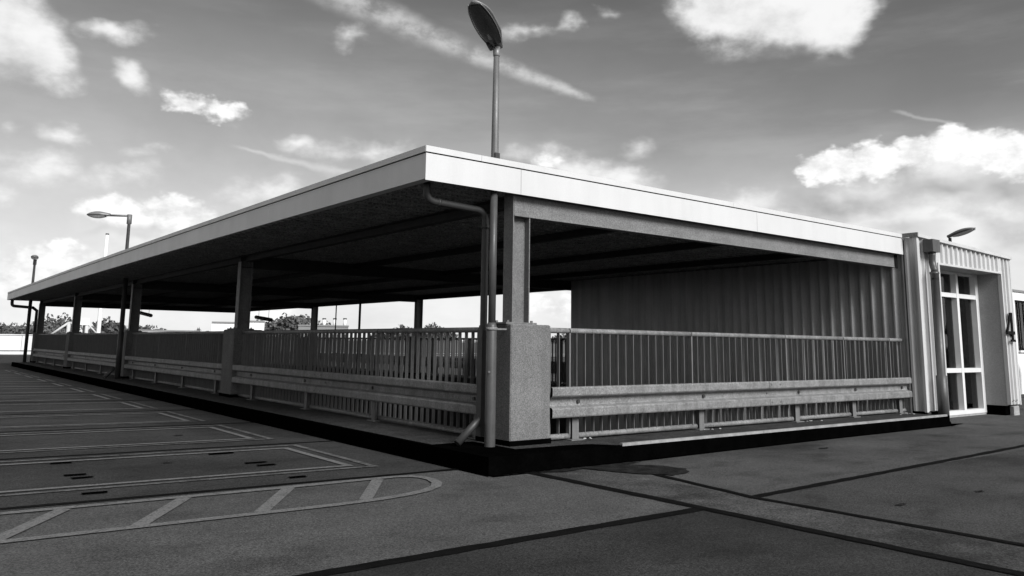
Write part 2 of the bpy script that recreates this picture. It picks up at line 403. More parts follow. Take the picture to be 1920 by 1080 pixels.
# outer sides of the parking building
b = MB(); b.box(DX0-.3, DX1+.3, DY0-.3, DY0, -9, 0); b.box(DX0-.3, DX1+.3, DY1, DY1+.3, -9, 0); b.box(DX0-.3, DX0, DY0, DY1, -9, 0); b.box(DX1, DX1+.3, DY0, DY1, -9, 0)
b.build('outer_wall', M_PLINTH, deck)
b = MB(); z = -2.9
b.add([(VX0-3,VY0-3,z),(VX1+3,VY0-3,z),(VX1+3,VY1+3,z),(VX0-3,VY1+3,z)], [(0,1,2,3)])
b.build('lower_deck', M_HOLLOW, deck)
b = MB()
b.box(VX0-3, VX1+3, VY0-3.2, VY0-3, -2.9, -.02); b.box(VX0-3, VX1+3, VY1+3, VY1+3.2, -2.9, -.02)
b.box(VX0-3.2, VX0-3, VY0-3.2, VY1+3.2, -2.9, -.02); b.box(VX1+3, VX1+3.2, VY0-3.2, VY1+3.2, -2.9, -.02)
b.build('void_wall', M_HOLLOW, deck)

# sealed joints: slightly ragged strips of bitumen standing a few millimetres proud
def ragged(name, pts, w, m, z, parent=deck, jit=.007, step=.14, uneven=True):
    b = MB(); L = []; R = []
    pts = [Vector((p[0], p[1], 0)) for p in pts]
    for i in range(len(pts)-1):
        a, c = pts[i], pts[i+1]; d = (c-a); n = max(1, int(d.length/step)); nn = Vector((-d.y, d.x, 0)).normalized()
        for k in range(n+(i == len(pts)-2)):
            p = a+d*(k/n)
            ww = w*.5
            L.append(p+nn*(ww+random.uniform(-jit, jit))); R.append(p-nn*(ww+random.uniform(-jit, jit)))
    n = len(L); vs = [(p.x, p.y, z) for p in R]+[(p.x, p.y, z) for p in L]
    b.add(vs, [(i, i+1, n+i+1, n+i) for i in range(n-1)])
    return b.build(name, m, parent)
def skew(x, y): return y + (4.2-x)*.0088*y          # the cross joints do not run quite square to the kerb
ragged('joint', [(DX0, 3.84), (4.68, 3.84)], .10, M_JOINT, .005)
ragged('joint', [(5.34, 3.90), (11, 4.12), (20, 4.4), (40, 4.8)], .085, M_JOINT, .005)
ragged('joint', [(4.70, DY0), (4.70, 1), (4.68, 4), (4.66, 5.72)], .095, M_JOINT, .0065)
ragged('joint', [(5.42, DY0), (5.40, 2), (5.335, 3.9), (5.52, 5.0), (5.72, 5.62)], .07, M_JOINT, .0065)
jy = 6.26
for k in range(12):
    y = 6.25+2.52*k
    ragged('joint', [(-12, skew(-12, y)), (4.22, y)], .07 if k < 1 else .06, M_JOINT, .005, step=.3 if k else .14)
# dark stained patch where the joints meet the kerb corner
def poly(name, pts, z, m, parent=deck, jit=0):
    if name == 'stain':                     # soften the outline: split every edge and wander a little
        q = []
        for i in range(len(pts)):
            a, c = pts[i], pts[(i+1) % len(pts)]
            n = max(1, int(math.hypot(c[0]-a[0], c[1]-a[1])/.05))
            for k in range(n): q.append((a[0]+(c[0]-a[0])*k/n, a[1]+(c[1]-a[1])*k/n))
        pts = q; jit = .014
    b = MB(); b.add([(x+random.uniform(-jit, jit), y+random.uniform(-jit, jit), z) for x, y in pts], [tuple(range(len(pts)))])
    return b.build(name, m, parent)
poly('stain', [tuple(P_) for P_ in ((4.35, 5.73), (4.70, 5.70), (4.95, 5.60), (5.2, 5.63), (5.30, 5.40), (5.42, 5.16), (5.62, 4.92), (5.86, 4.95), (6.02, 5.12), (5.94, 5.42), (5.72, 5.60), (6.05, 5.69), (5.2, 5.71))], .009, M_STAIN)
poly('stain', [(12.80, 5.74), (13.38, 5.86), (13.12, 5.98), (12.80, 6.02)], .009, M_BIT)

rb = random.Random(3)
def blot(cx, cy, rx, ry, m=M_STAIN):
    n = 14; poly('stain', [(cx+rx*math.cos(2*PI*k/n)*rb.uniform(.6, 1.15), cy+ry*math.sin(2*PI*k/n)*rb.uniform(.6, 1.15)) for k in range(n)], .0055+rb.uniform(0, .0008), m)
for q in ((6.02, 3.10, .07, .022), (7.1, 3.02, .06, .02), (8.6, 5.3, .10, .03), (2.2, 8.0, .04, .03), (2.9, 10.2, .08, .05)):
    blot(*q)
# painted markings
def band(name, pts, w, m, z=.0085, closed=False):
    """flat painted line of width w through the points, with mitred corners"""
    P = [Vector((p[0], p[1], 0)) for p in pts]; n = len(P); L = []; R = []
    for i in range(n):
        a = P[i-1] if (i or closed) else None; c = P[(i+1) % n] if (i < n-1 or closed) else None
        d1 = (P[i]-a).normalized() if a is not None else None; d2 = (c-P[i]).normalized() if c is not None else None
        d1 = d1 or d2; d2 = d2 or d1
        n1 = Vector((-d1.y, d1.x, 0)); n2 = Vector((-d2.y, d2.x, 0)); q = (n1+n2).normalized(); k = w*.5/max(.4, q.dot(n1))
        L.append(P[i]+q*k); R.append(P[i]-q*k)
    vs = [(p.x, p.y, z) for p in R]+[(p.x, p.y, z) for p in L]
    m_ = n if closed else n-1
    b = MB(); b.add(vs, [(i, (i+1) % n, n+(i+1) % n, n+i) for i in range(m_)])
    return b.build(name, m, deck)
def lower(x): return 5.40-.018*(x-.6) + .012*(x < -9)
def topl(x): return 6.20+.055*max(0, 2.6-x)*.35
loop = [(-9, 5.62), (0.6, 5.41), (2.6, 5.345), (2.95, 5.36), (3.2, 5.405), (3.42, 5.48), (3.58, 5.59), (3.68, 5.73), (3.73, 5.90), (3.72, 6.03), (3.66, 6.12), (3.55, 6.165), (3.3, 6.175), (2.6, 6.175), (.7, 6.26), (-9, 6.6)]
band('hatch_outline', loop, .085, M_PAINT)
for k in range(12):
    x0 = 2.86-.765*k
    yl = 5.385 + max(0, .6-x0)*.022; yt = 6.135+max(0, 2.4-x0)*.035
    band('hatch_stripe', [(x0, yl+.01), (x0+.50, yt)], .095, M_PAINT, .0080)
for k in range(11):
    y0 = 6.95+2.5*k
    i0, i1 = (y0, y0+1.47)
    def lat(x, y): return (x, y + (3.5-x)*.0088*y)
    band('bay_outline', [lat(-1.6, i1), (3.50, i1), (3.50, i0), lat(-1.6, i0)], .07, M_PAINT, .0075)
    band('bay_outline', [lat(-1.6, i1+.2), (3.68, i1+.2), (3.68, i0-.15), lat(-1.6, i0-.15)], .065, M_PAINT2, .0068)
PT = [(1.40, 8.47, .17), (1.38, 7.68, .17), (1.40, 7.50, .16), (1.35, 6.72, .17), (2.80, 8.35, .24), (2.86, 7.57, .2), (2.89, 7.38, .17), (2.86, 6.60, .15)]
for (x, y, w) in PT: poly('repair_patch', [(x-w/2, y-.03), (x+w/2, y-.04), (x+w/2, y+.03), (x-w/2, y+.04)], .0095, M_BIT, jit=.006)

# ------------------------------------------------------------ kerb
KX, KY, KZ = 4.25, 5.80, .155
kerb = thing('kerb', '', '', (KX, KY, 0)); del kerb['label']; del kerb['category']; structure(kerb)
def plan(outer, w):       # rectangle ring boxes
    pass
b = MB(); b.box(KX, VX0, VY0, 38.6, -.3, KZ); b.box(KX, 12.72, KY, VY0, -.3, KZ)
b.box(13.25, 13.85, 14.3, 38.6, -.3, KZ); b.box(VX0, 13.25, VY1, 38.6, -.3, KZ)
b.build('kerb_top', M_KERB, kerb)
b = MB()                                                  # bitumen dressed over the upstand
b.prism([(KX-.012, 0), (KX-.012, KZ+.004), (KX+.05, KZ+.004), (KX+.05, 0)][::-1], 'y', KY-.012, 38.6)
b.box(KX+.05, 12.80, KY-.012, KY-.001, 0, KZ+.004)
b.prism([(KX+.05, KY-.001), (5.84, KY-.001), (5.66, 6.02), (5.35, 6.08), (KX+.05, 6.12)], 'z', KZ, KZ+.004)
b.box(KX+.05, 4.78, 6.12, 6.8, KZ, KZ+.004)
b.add([(KX-.012, KY-.012, .003), (KX-.01, KY-.085, .003), (5.6, KY-.10, .003), (7.2, KY-.06, .003), (9.5, KY-.022, .003), (12.80, KY-.022, .003), (12.80, KY-.012, .003)], [(0, 1, 2, 3, 4, 5, 6)])
b.add([(KX-.012, KY-.012, .0035), (KX-.012, 38.6, .0035), (KX-.06, 38.6, .0035), (KX-.04, KY-.05, .0035)], [(0, 1, 2, 3)])
b.build('bitumen_upstand', M_BIT, kerb)
for i in range(3):
    x0 = 5.86+i*2.3; x1 = min(12.72, x0+2.295)
    MB().box(x0, x1, KY-.018, KY+.02, KZ-.006, KZ+.022).build('edge_strip', M_EDGE, kerb)
MB().box(12.74, 12.80, KY-.001, 6.06, 0, KZ-.002).build('kerb_end', M_BIT, kerb)

# ------------------------------------------------------------ piers
BAY = 7.95
PY = [6.30+BAY*i for i in range(5)]; PY[4] = 37.9
names5 = ['nearest corner of the canopy, lit on its front', 'second support from the near corner, beside the long guard rail', 'third support, behind the straight downpipe', 'fourth support from the near corner', 'last support, at the far left end of the canopy']
def pier(x0, y0, label, w=.51, d=.56):
    t = thing('concrete_pier', label, 'pier', (x0+w/2, y0+d/2, KZ), 'concrete piers under the canopy columns')
    MB().cbox(x0, x0+w, y0, y0+d, .205, 1.322, .012).build('shaft', M_CONC, t)
    MB().box(x0-.006, x0+w+.006, y0-.006, y0+d+.006, KZ, .205).build('base', M_BIT, t)
    return t
PX = 4.86
for i, y0 in enumerate(PY): pier(PX, y0, 'speckled grey concrete pier at the '+names5[i] if i in (0,) else 'grey concrete pier, '+names5[i])
p0 = [o for o in C.objects if o.name == 'concrete_pier'][0]
for (x, z) in ((5.105, 1.02), (5.118, 1.02), (5.108, .80)):
    MB().tube([(x, 6.301, z), (x, 6.2985, z)], .004, 8).build('bolt_hole', M_BLACK, p0)
FARX = 13.40
for y0, lab in ((22.2, 'grey concrete pier on the far side of the canopy, third row from the front'), (30.15, 'grey concrete pier on the far side of the canopy, fourth row from the front'), (37.9, 'grey concrete pier at the far right corner of the canopy')):
    pier(FARX-.15, y0, lab, .5)

# ------------------------------------------------------------ canopy
RX0, RX1, RY0, RY1 = 3.83, 12.73, 6.30, 38.45
ZB, ZT = 2.635, 2.95
can = thing('canopy', 'long flat open canopy with a deep white fascia and dark underside over the ramp opening', 'canopy', (RX0, RY0, 0))
def zoff(y):      # the long edge rises a little in the middle
    t = (y-RY0)/(RY1-RY0); return .035*math.sin(PI*min(1, max(0, t)))
# fascia panels along the long left side
ys = [RY0+.004]+[RY0+3.92*k for k in range(1, 9)]+[RY1]
for i in range(len(ys)-1):
    a, c = ys[i], ys[i+1]-.004
    def pan(z0a, z1a, x0, x1):
        b = MB(); za, zc = zoff(a), zoff(c)
        b.add([(x0,a,z0a+za),(x1,a,z0a+za),(x1,c,z0a+zc),(x0,c,z0a+zc),(x0,a,z1a+za),(x1,a,z1a+za),(x1,c,z1a+zc),(x0,c,z1a+zc)],
              [(0,3,2,1),(4,5,6,7),(0,1,5,4),(1,2,6,5),(2,3,7,6),(3,0,4,7)])
        return b
    pan(ZB, 2.880, RX0, RX0+.03).build('fascia_panel', M_FASC, can)
    pan(2.880, 2.892, RX0+.012, RX0+.03).build('shadow_gap', M_BLACK, can)
    pan(2.892, ZT, RX0-.008, RX0+.16).build('coping', M_FASC, can)
    pan(ZB, ZB+.004, RX0+.03, RX0+.10).build('drip_edge', M_FASC, can)
xs = [RX0+.0, 4.96, 8.9, RX1-.002]
for i in range(3):
    MB().box(xs[i]+(.002 if i else 0), xs[i+1]-.002, RY0-.0, RY0+.0035, ZB-.012, 2.880).build('fascia_panel', M_FASC, can)
xs = [RX0-.006, 4.46, 8.4, RX1-.002]
for i in range(3):
    MB().box(xs[i]+(.0015 if i else 0), xs[i+1]-.0015, RY0-.008, RY0+.003, 2.892, ZT).box(max(RX0+.17, xs[i]+(.0015 if i else 0)), xs[i+1]-.0015, RY0+.003, RY0+.16, ZT-.02, ZT-.001).build('coping', M_FASC, can)
MB().box(RX0+.013, RX1-.004, RY0+.002, RY0+.012, 2.870, 2.900).build('shadow_gap', M_BLACK, can)
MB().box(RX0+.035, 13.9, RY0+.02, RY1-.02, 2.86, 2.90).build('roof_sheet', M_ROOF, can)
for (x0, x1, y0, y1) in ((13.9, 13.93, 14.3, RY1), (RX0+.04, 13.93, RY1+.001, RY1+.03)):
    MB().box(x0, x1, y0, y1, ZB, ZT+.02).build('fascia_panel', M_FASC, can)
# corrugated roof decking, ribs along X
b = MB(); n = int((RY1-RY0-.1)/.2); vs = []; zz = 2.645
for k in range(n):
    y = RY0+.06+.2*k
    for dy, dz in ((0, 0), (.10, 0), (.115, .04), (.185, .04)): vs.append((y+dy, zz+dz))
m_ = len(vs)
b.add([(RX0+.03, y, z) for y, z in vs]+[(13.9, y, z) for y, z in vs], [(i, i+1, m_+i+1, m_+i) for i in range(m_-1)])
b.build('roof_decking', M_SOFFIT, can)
def ibeam_x(x0, x1, y, z0, z1, w=.15, tf=.014, tw=.01):
    return MB().box(x0, x1, y-w/2, y+w/2, z0, z0+tf).box(x0, x1, y-w/2, y+w/2, z1-tf, z1).box(x0, x1, y-tw/2, y+tw/2, z0+tf, z1-tf)
def ibeam_y(x, y0, y1, z0, z1, w=.12, tf=.012, tw=.01):
    return MB().box(x-w/2, x+w/2, y0, y1, z0, z0+tf).box(x-w/2, x+w/2, y0, y1, z1-tf, z1).box(x-tw/2, x+tw/2, y0, y1, z0+tf, z1-tf)
# front edge beam: channel with its flat back outwards and a thin bottom lip
b = MB(); b.box(4.956, 12.70, 6.40, 6.412, 2.428, 2.63).box(4.956, 12.70, 6.392, 6.50, 2.418, 2.428)
b.build('front_beam', M_STEEL, can)
MB().box(12.62, 12.70, 6.385, 6.3915, 2.40, 2.62).build('beam_end_plate', M_BLACK, can)
for k, y in enumerate((PY[1]+.18, PY[2]+.18, PY[3]+.18, PY[4]+.18)):
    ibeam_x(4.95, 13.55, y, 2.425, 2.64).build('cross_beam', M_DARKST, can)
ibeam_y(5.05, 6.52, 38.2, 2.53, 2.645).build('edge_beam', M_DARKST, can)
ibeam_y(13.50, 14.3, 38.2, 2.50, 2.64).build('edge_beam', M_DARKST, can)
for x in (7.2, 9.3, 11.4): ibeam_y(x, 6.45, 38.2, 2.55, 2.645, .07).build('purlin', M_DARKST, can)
# columns, H section with flanges facing left and right
def column(x0, y0, front=False):
    w, d = .222, .155
    zt = 2.417 if front else 2.53
    b = MB(); b.box(x0, x0+.012, y0, y0+d, 1.34, 2.64 if front else zt).box(x0+w-.012, x0+w, y0, y0+d, 1.34, zt).box(x0+.012, x0+w-.012, y0+d/2-.005, y0+d/2+.005, 1.34, zt)
    cobj = b.build('column', M_COL, can)
    MB().cbox(x0-.10, x0+w+.07, y0-.04, y0+d+.08, 1.322, 1.342, .003).build('base_plate', M_COL, cobj)
    for (bx, by) in ((x0-.05, y0+.0), (x0+w+.03, y0+.0), (x0-.05, y0+d+.03), (x0+w+.03, y0+d+.03)):
        MB().tube([(bx, by, 1.342), (bx, by, 1.362)], .014, 6, smooth=False).build('bolt', M_COL, cobj)
for i, y0 in enumerate(PY): column(4.942, y0+.10, i == 0)
for y0 in (22.2, 30.15, 37.9): column(FARX-.01, y0+.10)
column(13.39, 14.35)

# ------------------------------------------------------------ railings
def railing(label, p, q, axis, spacing, posts, joints, n_off=0, z0=.195, z1=1.272, group='railings round the ramp opening', mt=M_GALVD):
    """axis 'x': runs from x=p to x=q at y=n_off ; axis 'y': runs along y at x=n_off"""
    loc = (p, n_off, KZ) if axis == 'x' else (n_off, p, KZ)
    t = thing('railing', label, 'railing', loc, group)
    def pt(s, o, z): return (s, n_off+o, z) if axis == 'x' else (n_off+o, s, z)
    js = [p]+[j for j in joints if p < j < q]+[q]
    for i in range(len(js)-1):
        a = js[i]+(.006 if i else 0); c = js[i+1]-.006
        if i: MB().tube([pt(a-.02, 0, z1), pt(a+.01, 0, z1)], .019, 10).build('rail_sleeve', M_BLACK, t)
        MB().tube([pt(a, 0, z1), pt(a+.002, 0, z1), pt(c, 0, z1)], .029, 14).build('handrail', M_GALV, t)
    ps = [p]+[s for s in posts if p < s < q]+[q]
    for i in range(len(ps)-1):
        a = ps[i]+(.05 if i else .0); c = ps[i+1]-(.05 if i < len(ps)-2 else 0)
        if c-a > .1: MB().tube([pt(a, .0, z0), pt(c, .0, z0)], .029, 12).build('bottom_rail', M_GALV, t)
    for s in joints:
        if p < s < q:
            if axis == 'x': MB().box(s-.009, s+.009, n_off-.025, n_off+.025, z0+.02, z1-.024).build('stanchion', mt, t)
            else: MB().box(n_off-.025, n_off+.025, s-.009, s+.009, z0+.02, z1-.024).build('stanchion', mt, t)
    n = int((q-p-.06)/spacing); first = None
    for k in range(n+1):
        s = p+.05+k*spacing
        if any(abs(s-j) < .03 for j in joints): continue
        if first is None:
            if axis == 'x': first = MB().box(s-.0035, s+.0035, n_off-.020, n_off+.020, z0+.02, z1-.022).build('baluster', mt, t)
            else: first = MB().box(n_off-.020, n_off+.020, s-.0035, s+.0035, z0+.02, z1-.022).build('baluster', mt, t)
            s0 = s
        else:
            o = repeat(first, t, **({'dx': s-s0} if axis == 'x' else {'dy': s-s0}))
            o.rotation_euler = (random.uniform(-.0015, .0015), random.uniform(-.0015, .0015), 0) if axis == 'z' else (0, 0, 0)
    return t
RPX = [5.77, 7.785, 9.75, 11.17, 12.51]
railing('light galvanised railing of flat bars between the corner pier and the corrugated wall', 5.40, 12.72, 'x', .1222, RPX, [5.715, 7.663, 9.584, 11.01, 12.32], 6.42)
LBL = ['railing of wide flat bars on the left side, in the bay nearest the corner pier', 'railing on the left side, in the second bay from the corner pier', 'railing on the left side, in the third bay from the corner pier', 'railing on the left side, in the last bay at the far end']
def bay_posts(i):
    a = PY[i]+.58; c = PY[i+1]; L = c-a
    return [a+.55, a+.55+(L-1.1)/3, a+.55+2*(L-1.1)/3, c-.55]
for i in range(4):
    ps = bay_posts(i) if i else [7.0, 9.23, 11.30, 13.5]
    railing(LBL[i], PY[i]+.58, PY[i+1], 'y', .125, ps, [s+.06 for s in ps], 5.02)
FB = [(14.6, 22.2), (22.72, 30.15), (30.72, 37.9)]
FL = ['railing on the far side of the ramp opening, just past the corrugated wall', 'railing on the far side of the ramp opening, in its middle bay', 'railing on the far side of the ramp opening, in its last bay']
for (a, c), lb in zip(FB, FL):
    ps = [a+.8+(c-a-1.6)/3*k for k in range(4)]
    railing(lb, a, c, 'y', .125, ps, [s+.06 for s in ps], 13.50)
railing('railing across the far end of the ramp opening', 5.45, 13.2, 'x', .125, [7, 9, 11], [7.06, 9.06, 11.06], 38.05)

# ------------------------------------------------------------ W-profile guard rails
def wprofile(s):
    """outline of the W beam, (offset outwards, height), thickness 3 mm; s=-1 faces towards smaller coordinate"""
    front = [(0.022, .000), (.006, .006), (.0, .018), (.0, .086), (.010, .100), (.072, .118), (.078, .128), (.078, .184), (.072, .194), (.010, .212), (.0, .226), (.0, .292), (.006, .304), (.022, .310)]
    back = [(x+.004, z) for x, z in front]
    return [(s*x, z) for x, z in front+back[::-1]]
def guardrail(label, p, q, axis, off, s, zb, posts, splice, group='W-profile guard rails round the ramp opening'):
    loc = (p, off, KZ) if axis == 'x' else (off, p, KZ)
    t = thing('guard_rail', label, 'guard rail', loc, group)
    pr = wprofile(1)
    cuts = [p]+[c for c in splice if p < c < q]+[q]
    for i in range(len(cuts)-1):
        a, c = cuts[i], cuts[i+1]-.002; o = .003 if i % 2 else 0
        pts = [(off-s*(x*-1)-s*-o*0+s*0-0, z+zb) for x, z in pr]
        pts = [(off+(x*-s)+(o*s), z+zb) for x, z in pr]
        b = MB(); b.prism(pts, 'x' if axis == 'x' else 'y', a, c)
        bm = b.build('beam', M_GALV, t)
        if i:
            for dx in (.035, .225):
                for zz in (.045, .265, .155):
                    if zz == .155 and dx > .1: continue
                    dd = off+s*(.004 if zz != .155 else -.070)
                    A = (a+dx, dd, zb+zz) if axis == 'x' else (dd, a+dx, zb+zz)
                    B = (a+dx, dd-s*.02, zb+zz) if axis == 'x' else (dd-s*.02, a+dx, zb+zz)
                    MB().tube([A, B], .011, 8).build('bolt', M_PIPED, bm)
    for k, c in enumerate(posts):
        if not p < c < q: continue
        o0, o1 = sorted((off-s*.084, off-s*.164)); w = .045
        b = MB()
        if axis == 'x': b.box(c-w, c+w, o0, o0+.006, KZ+.012, zb+.30).box(c-w, c+w, o1-.006, o1, KZ+.012, zb+.30).box(c-.004, c+.004, o0+.006, o1-.006, KZ+.012, zb+.30)
        else: b.box(o0, o0+.006, c-w, c+w, KZ+.012, zb+.30).box(o1-.006, o1, c-w, c+w, KZ+.012, zb+.30).box(o0+.006, o1-.006, c-.004, c+.004, KZ+.012, zb+.30)
        po = b.build('post', M_GALVD, t)
        if axis == 'x': MB().box(c-.09, c+.09, o0-.04, o1+.04, KZ+.001, KZ+.012).build('foot_plate', M_GALVD, po)
        else: MB().box(o0-.04, o1+.04, c-.09, c+.09, KZ+.001, KZ+.012).build('foot_plate', M_GALVD, po)
        # spacer and its bolt, seen in the valley of the beam
        vb = off-s*.072
        A = (c+.02, vb, zb+.155) if axis == 'x' else (vb, c+.02, zb+.155); B = (c+.02, vb+s*.016, zb+.155) if axis == 'x' else (vb+s*.016, c+.02, zb+.155)
        MB().tube([A, B], .02, 8).build('bolt', M_PIPED, po)
    return t
ZG = .392
guardrail('bright galvanised guard rail between the corner pier and the corrugated wall', 5.385, 12.71, 'x', 6.285, -1, ZG, RPX, [9.03])
GL = ['guard rail on the left side, in the bay nearest the corner pier', 'guard rail on the left side, in the second bay from the corner pier', 'guard rail on the left side, in the third bay from the corner pier', 'guard rail on the left side, in the last bay at the far end']
for i in range(4):
    ps = bay_posts(i) if i else [7.0, 9.23, 11.30, 13.5]
    guardrail(GL[i], PY[i]+.575, PY[i+1]-.01, 'y', 4.87, -1, .405, ps, [PY[i]+4.3])
for (a, c), lb in zip(FB, FL):
    guardrail(lb.replace('railing', 'guard rail'), a, c, 'y', 13.72, 1, .40, [a+.8+(c-a-1.6)/3*k for k in range(4)], [(a+c)/2], )

# ------------------------------------------------------------ downpipes
PG = 'downpipes of the canopy'
t = thing('downpipe', 'straight grey downpipe with a wide lower sleeve, touching the corner pier', 'downpipe', (4.68, 6.38, KZ), PG)
MB().tube([(4.68, 6.38, 1.30), (4.68, 6.38, 2.64)], .037, 18).build('pipe', M_PIPE, t)
MB().tube([(4.68, 6.38, .135), (4.68, 6.38, .15), (4.68, 6.38, .80), (4.68, 6.38, .81), (4.68, 6.38, 1.29), (4.68, 6.38, 1.33)], [.050, .052, .052, .051, .051, .040], 20).build('sleeve', M_PIPE, t)
MB().tube([(4.68, 6.38, 1.255), (4.68, 6.38, 1.285)], .056, 20).box(4.66, 4.88, 6.372, 6.388, 1.262, 1.278).build('pipe_clamp', M_GALV, t)
MB().tube([(4.632, 6.34, .86), (4.62, 6.33, .86)], .010, 8).build('screw', M_GALV, t)
t = thing('downpipe', 'bent dark downpipe beside the straight one, kicking out at its foot', 'downpipe', (4.70, 6.53, KZ), PG)
def arc(a, c, corner, n=6):
    a, c, k = Vector(a), Vector(c), Vector(corner)
    return [a*(1-u)**2+k*2*u*(1-u)+c*u*u for u in [i/n for i in range(n+1)]]
def bent(t, yy, xo=3.98, xp=4.70, m=M_PIPED, foot=True, z_=2.47, both=0):
    pts = [(xo, yy-.03, 2.66), (xo, yy-.03, 2.60)]+arc((xo, yy-.03, 2.57), (xo+.12, yy-.03, z_), (xo, yy-.03, z_))+arc((xp-.12, yy, z_-.012), (xp, yy, z_-.14), (xp, yy, z_-.015))+[(xp, yy, 1.0), (xp, yy, .46)]
    MB().tube(pts, .036, 16).build('pipe', m, t)
    MB().tube([(xo+.12, yy-.03, z_), (xo+.15, yy-.03, z_-.001)], .041, 16).build('collar', m, t)
    MB().tube([(xp, yy, z_-.16), (xp, yy, z_-.20)], .041, 16).build('collar', m, t)
    if foot: MB().tube(arc((xp, yy, .47), (xp-.08, yy, .36), (xp-.005, yy, .40), 4)+[(xp-.28, yy, .185)], .037, 14).build('foot_bend', m, t)
bent(t, 6.545)
MB().box(4.655, 4.745, 6.50, 6.58, .24, 1.26).build('pipe_guard', M_PIPED, t)
t = thing('downpipe', 'straight dark downpipe standing in front of the third pier on the left side', 'downpipe', (4.68, 21.9, KZ), PG)
MB().tube([(4.68, 21.95, .16), (4.68, 21.95, 1.3), (4.68, 21.95, 1.31), (4.68, 21.95, 2.64)], [.065, .065, .055, .055], 14).build('pipe', M_PIPED, t)
MB().tube([(4.66, 22.25, .42), (4.45, 22.25, .18)], .045, 12).build('foot_bend', M_PIPED, t)
t = thing('downpipe', 'dark bent downpipe at the far left end of the canopy', 'downpipe', (4.45, 38.2, KZ), PG)
yy = 38.3
MB().tube([(4.0, yy, 2.66)]+arc((4.0, yy, 2.52), (4.12, yy, 2.40), (4.0, yy, 2.40))+[(4.75, yy, 2.36), (4.9, yy, 2.24), (4.9, yy, .2)], .06, 12).build('pipe', M_PIPED, t)
MB().tube([(4.62, yy-.2, 2.65), (4.62, yy-.2, .16)], .065, 12).build('pipe', M_PIPED, t)
# slender drainpipes on the far side
for (px_, y, r, lb) in ((640, 27.97, .022, 'thin dark drainpipe on the far side of the canopy, nearer the fourth column row'), (685, 26.05, .042, 'thicker dark drainpipe on the far side of the canopy, in its middle bay'), (1000, 16.56, .018, 'very thin far pipe seen just right of the corner column')):
    t = thing('drainpipe', lb, 'pipe', (13.45, y, KZ), 'thin drainpipes on the far side')
    MB().tube([(13.3, y, KZ), (13.3, y, 2.64)], r, 10).build('pipe', M_DARKST, t)
    MB().box(13.3, 13.46, y-.02, y+.02, .7, .74).build('pipe_clamp', M_DARKST, t)

# ------------------------------------------------------------ pendant lights under the canopy
def pendant(a, c, lb):
    a, c = Vector(a), Vector(c)
    t = thing('pendant_light', lb, 'light', tuple((a+c)/2), 'tube lights hanging under the canopy')
    d = (c-a).normalized()
    MB().tube([a, a+d*.06, c-d*.06, c], [.045, .068, .068, .045], 10).build('lamp_tube', M_DARKST, t)
    for f in (.2, .8):
        p = a.lerp(c, f); MB().tube([p, (p.x, p.y, 2.645)], .008, 6).build('hanger', M_DARKST, t)
pendant((11, 30.0, 2.02), (11, 28.35, 1.88), 'dark tube light hanging under the canopy right of the second column')
pendant((8, 34.7, 2.19), (8, 32.8, 2.03), 'dark tube light hanging under the canopy right of the third column')

# ------------------------------------------------------------ stair building with the number
SX0, SX1, SY0, SY1 = 12.76, 16.27, 6.10, 14.25
ZC0 = .19                                   # underside of the cladding
def ztop(x): return 2.945-.030*(x-SX0)
bld = thing('stair_building', 'white corrugated stair building with a glazed recessed entrance and black number', 'building', (SX0, SY0, 0))
def corr(u0, u1, pitch, depth, flat=.62, sw=.08):
    """points (u, d) of a trapezoidal sheet, d=0 outer crest, d=depth valley"""
    pts = []; u = u0; c = pitch*flat; sl_ = pitch*sw
    while u < u1-1e-4:
        cw = .22 if sw < .2 else .12
        for du, dd in ((0, 0), (pitch*cw, 0), (pitch*cw+sl_, depth), (pitch-sl_, depth)):
            if u+du <= u1: pts.append((u+du, dd))
        u += pitch
    pts.append((u1, 0)); return pts
def corr_front(x0, x1, y, z0, z1f, name='cladding_sheet', m=M_CLAD, pitch=.165, depth=.035):
    pts = corr(x0, x1, pitch, depth); n = len(pts); b = MB()
    vs = [(u, y+d, z0) for u, d in pts]+[(u, y+d, z1f(u) if callable(z1f) else z1f) for u, d in pts]
    b.add(vs, [(i, i+1, n+i+1, n+i) for i in range(n-1)]); return b.build(name, m, bld)
OX0, OX1, OZ = 13.47, 15.83, 2.50
corr_front(SX0+.05, OX0-.02, SY0, ZC0, lambda u: ztop(u)-.05)
corr_front(OX0-.02, OX1+.02, SY0, OZ+.03, lambda u: ztop(u)-.05, pitch=.176)
corr_front(OX1+.02, SX1-.04, SY0, ZC0, lambda u: ztop(u)-.05, pitch=.14)
# folded corner and edge trims
MB().box(SX0-.004, SX0+.05, SY0-.008, SY0+.03, ZC0-.01, ztop(SX0)-.05).build('corner_trim', M_CLAD, bld)
MB().box(SX1-.04, SX1+.01, SY0-.006, SY0+.04, ZC0-.01, ztop(SX1)-.05).build('corner_trim', M_CLAD, bld)
MB().box(OX0-.045, OX0+.004, SY0-.012, SY0+.05, ZC0, OZ).build('reveal_trim', M_CLAD, bld)
MB().box(OX1-.004, OX1+.035, SY0-.012, SY0+.05, ZC0, OZ).build('reveal_trim', M_CLAD, bld)
MB().box(OX0-.045, OX1+.035, SY0-.012, SY0+.05, OZ, OZ+.032).build('reveal_trim', M_CLAD, bld)
b = MB(); b.add([(SX0-.02, SY0-.035, ztop(SX0)-.05), (SX1+.02, SY0-.035, ztop(SX1)-.05), (SX1+.02, SY0+.12, ztop(SX1)-.05), (SX0-.02, SY0+.12, ztop(SX0)-.05),
                 (SX0-.02, SY0-.035, ztop(SX0)), (SX1+.02, SY0-.035, ztop(SX1)), (SX1+.02, SY0+.12, ztop(SX1)), (SX0-.02, SY0+.12, ztop(SX0))],
                [(0,3,2,1),(4,5,6,7),(0,1,5,4),(1,2,6,5),(2,3,7,6),(3,0,4,7)])
b.build('coping', M_CLAD, bld)
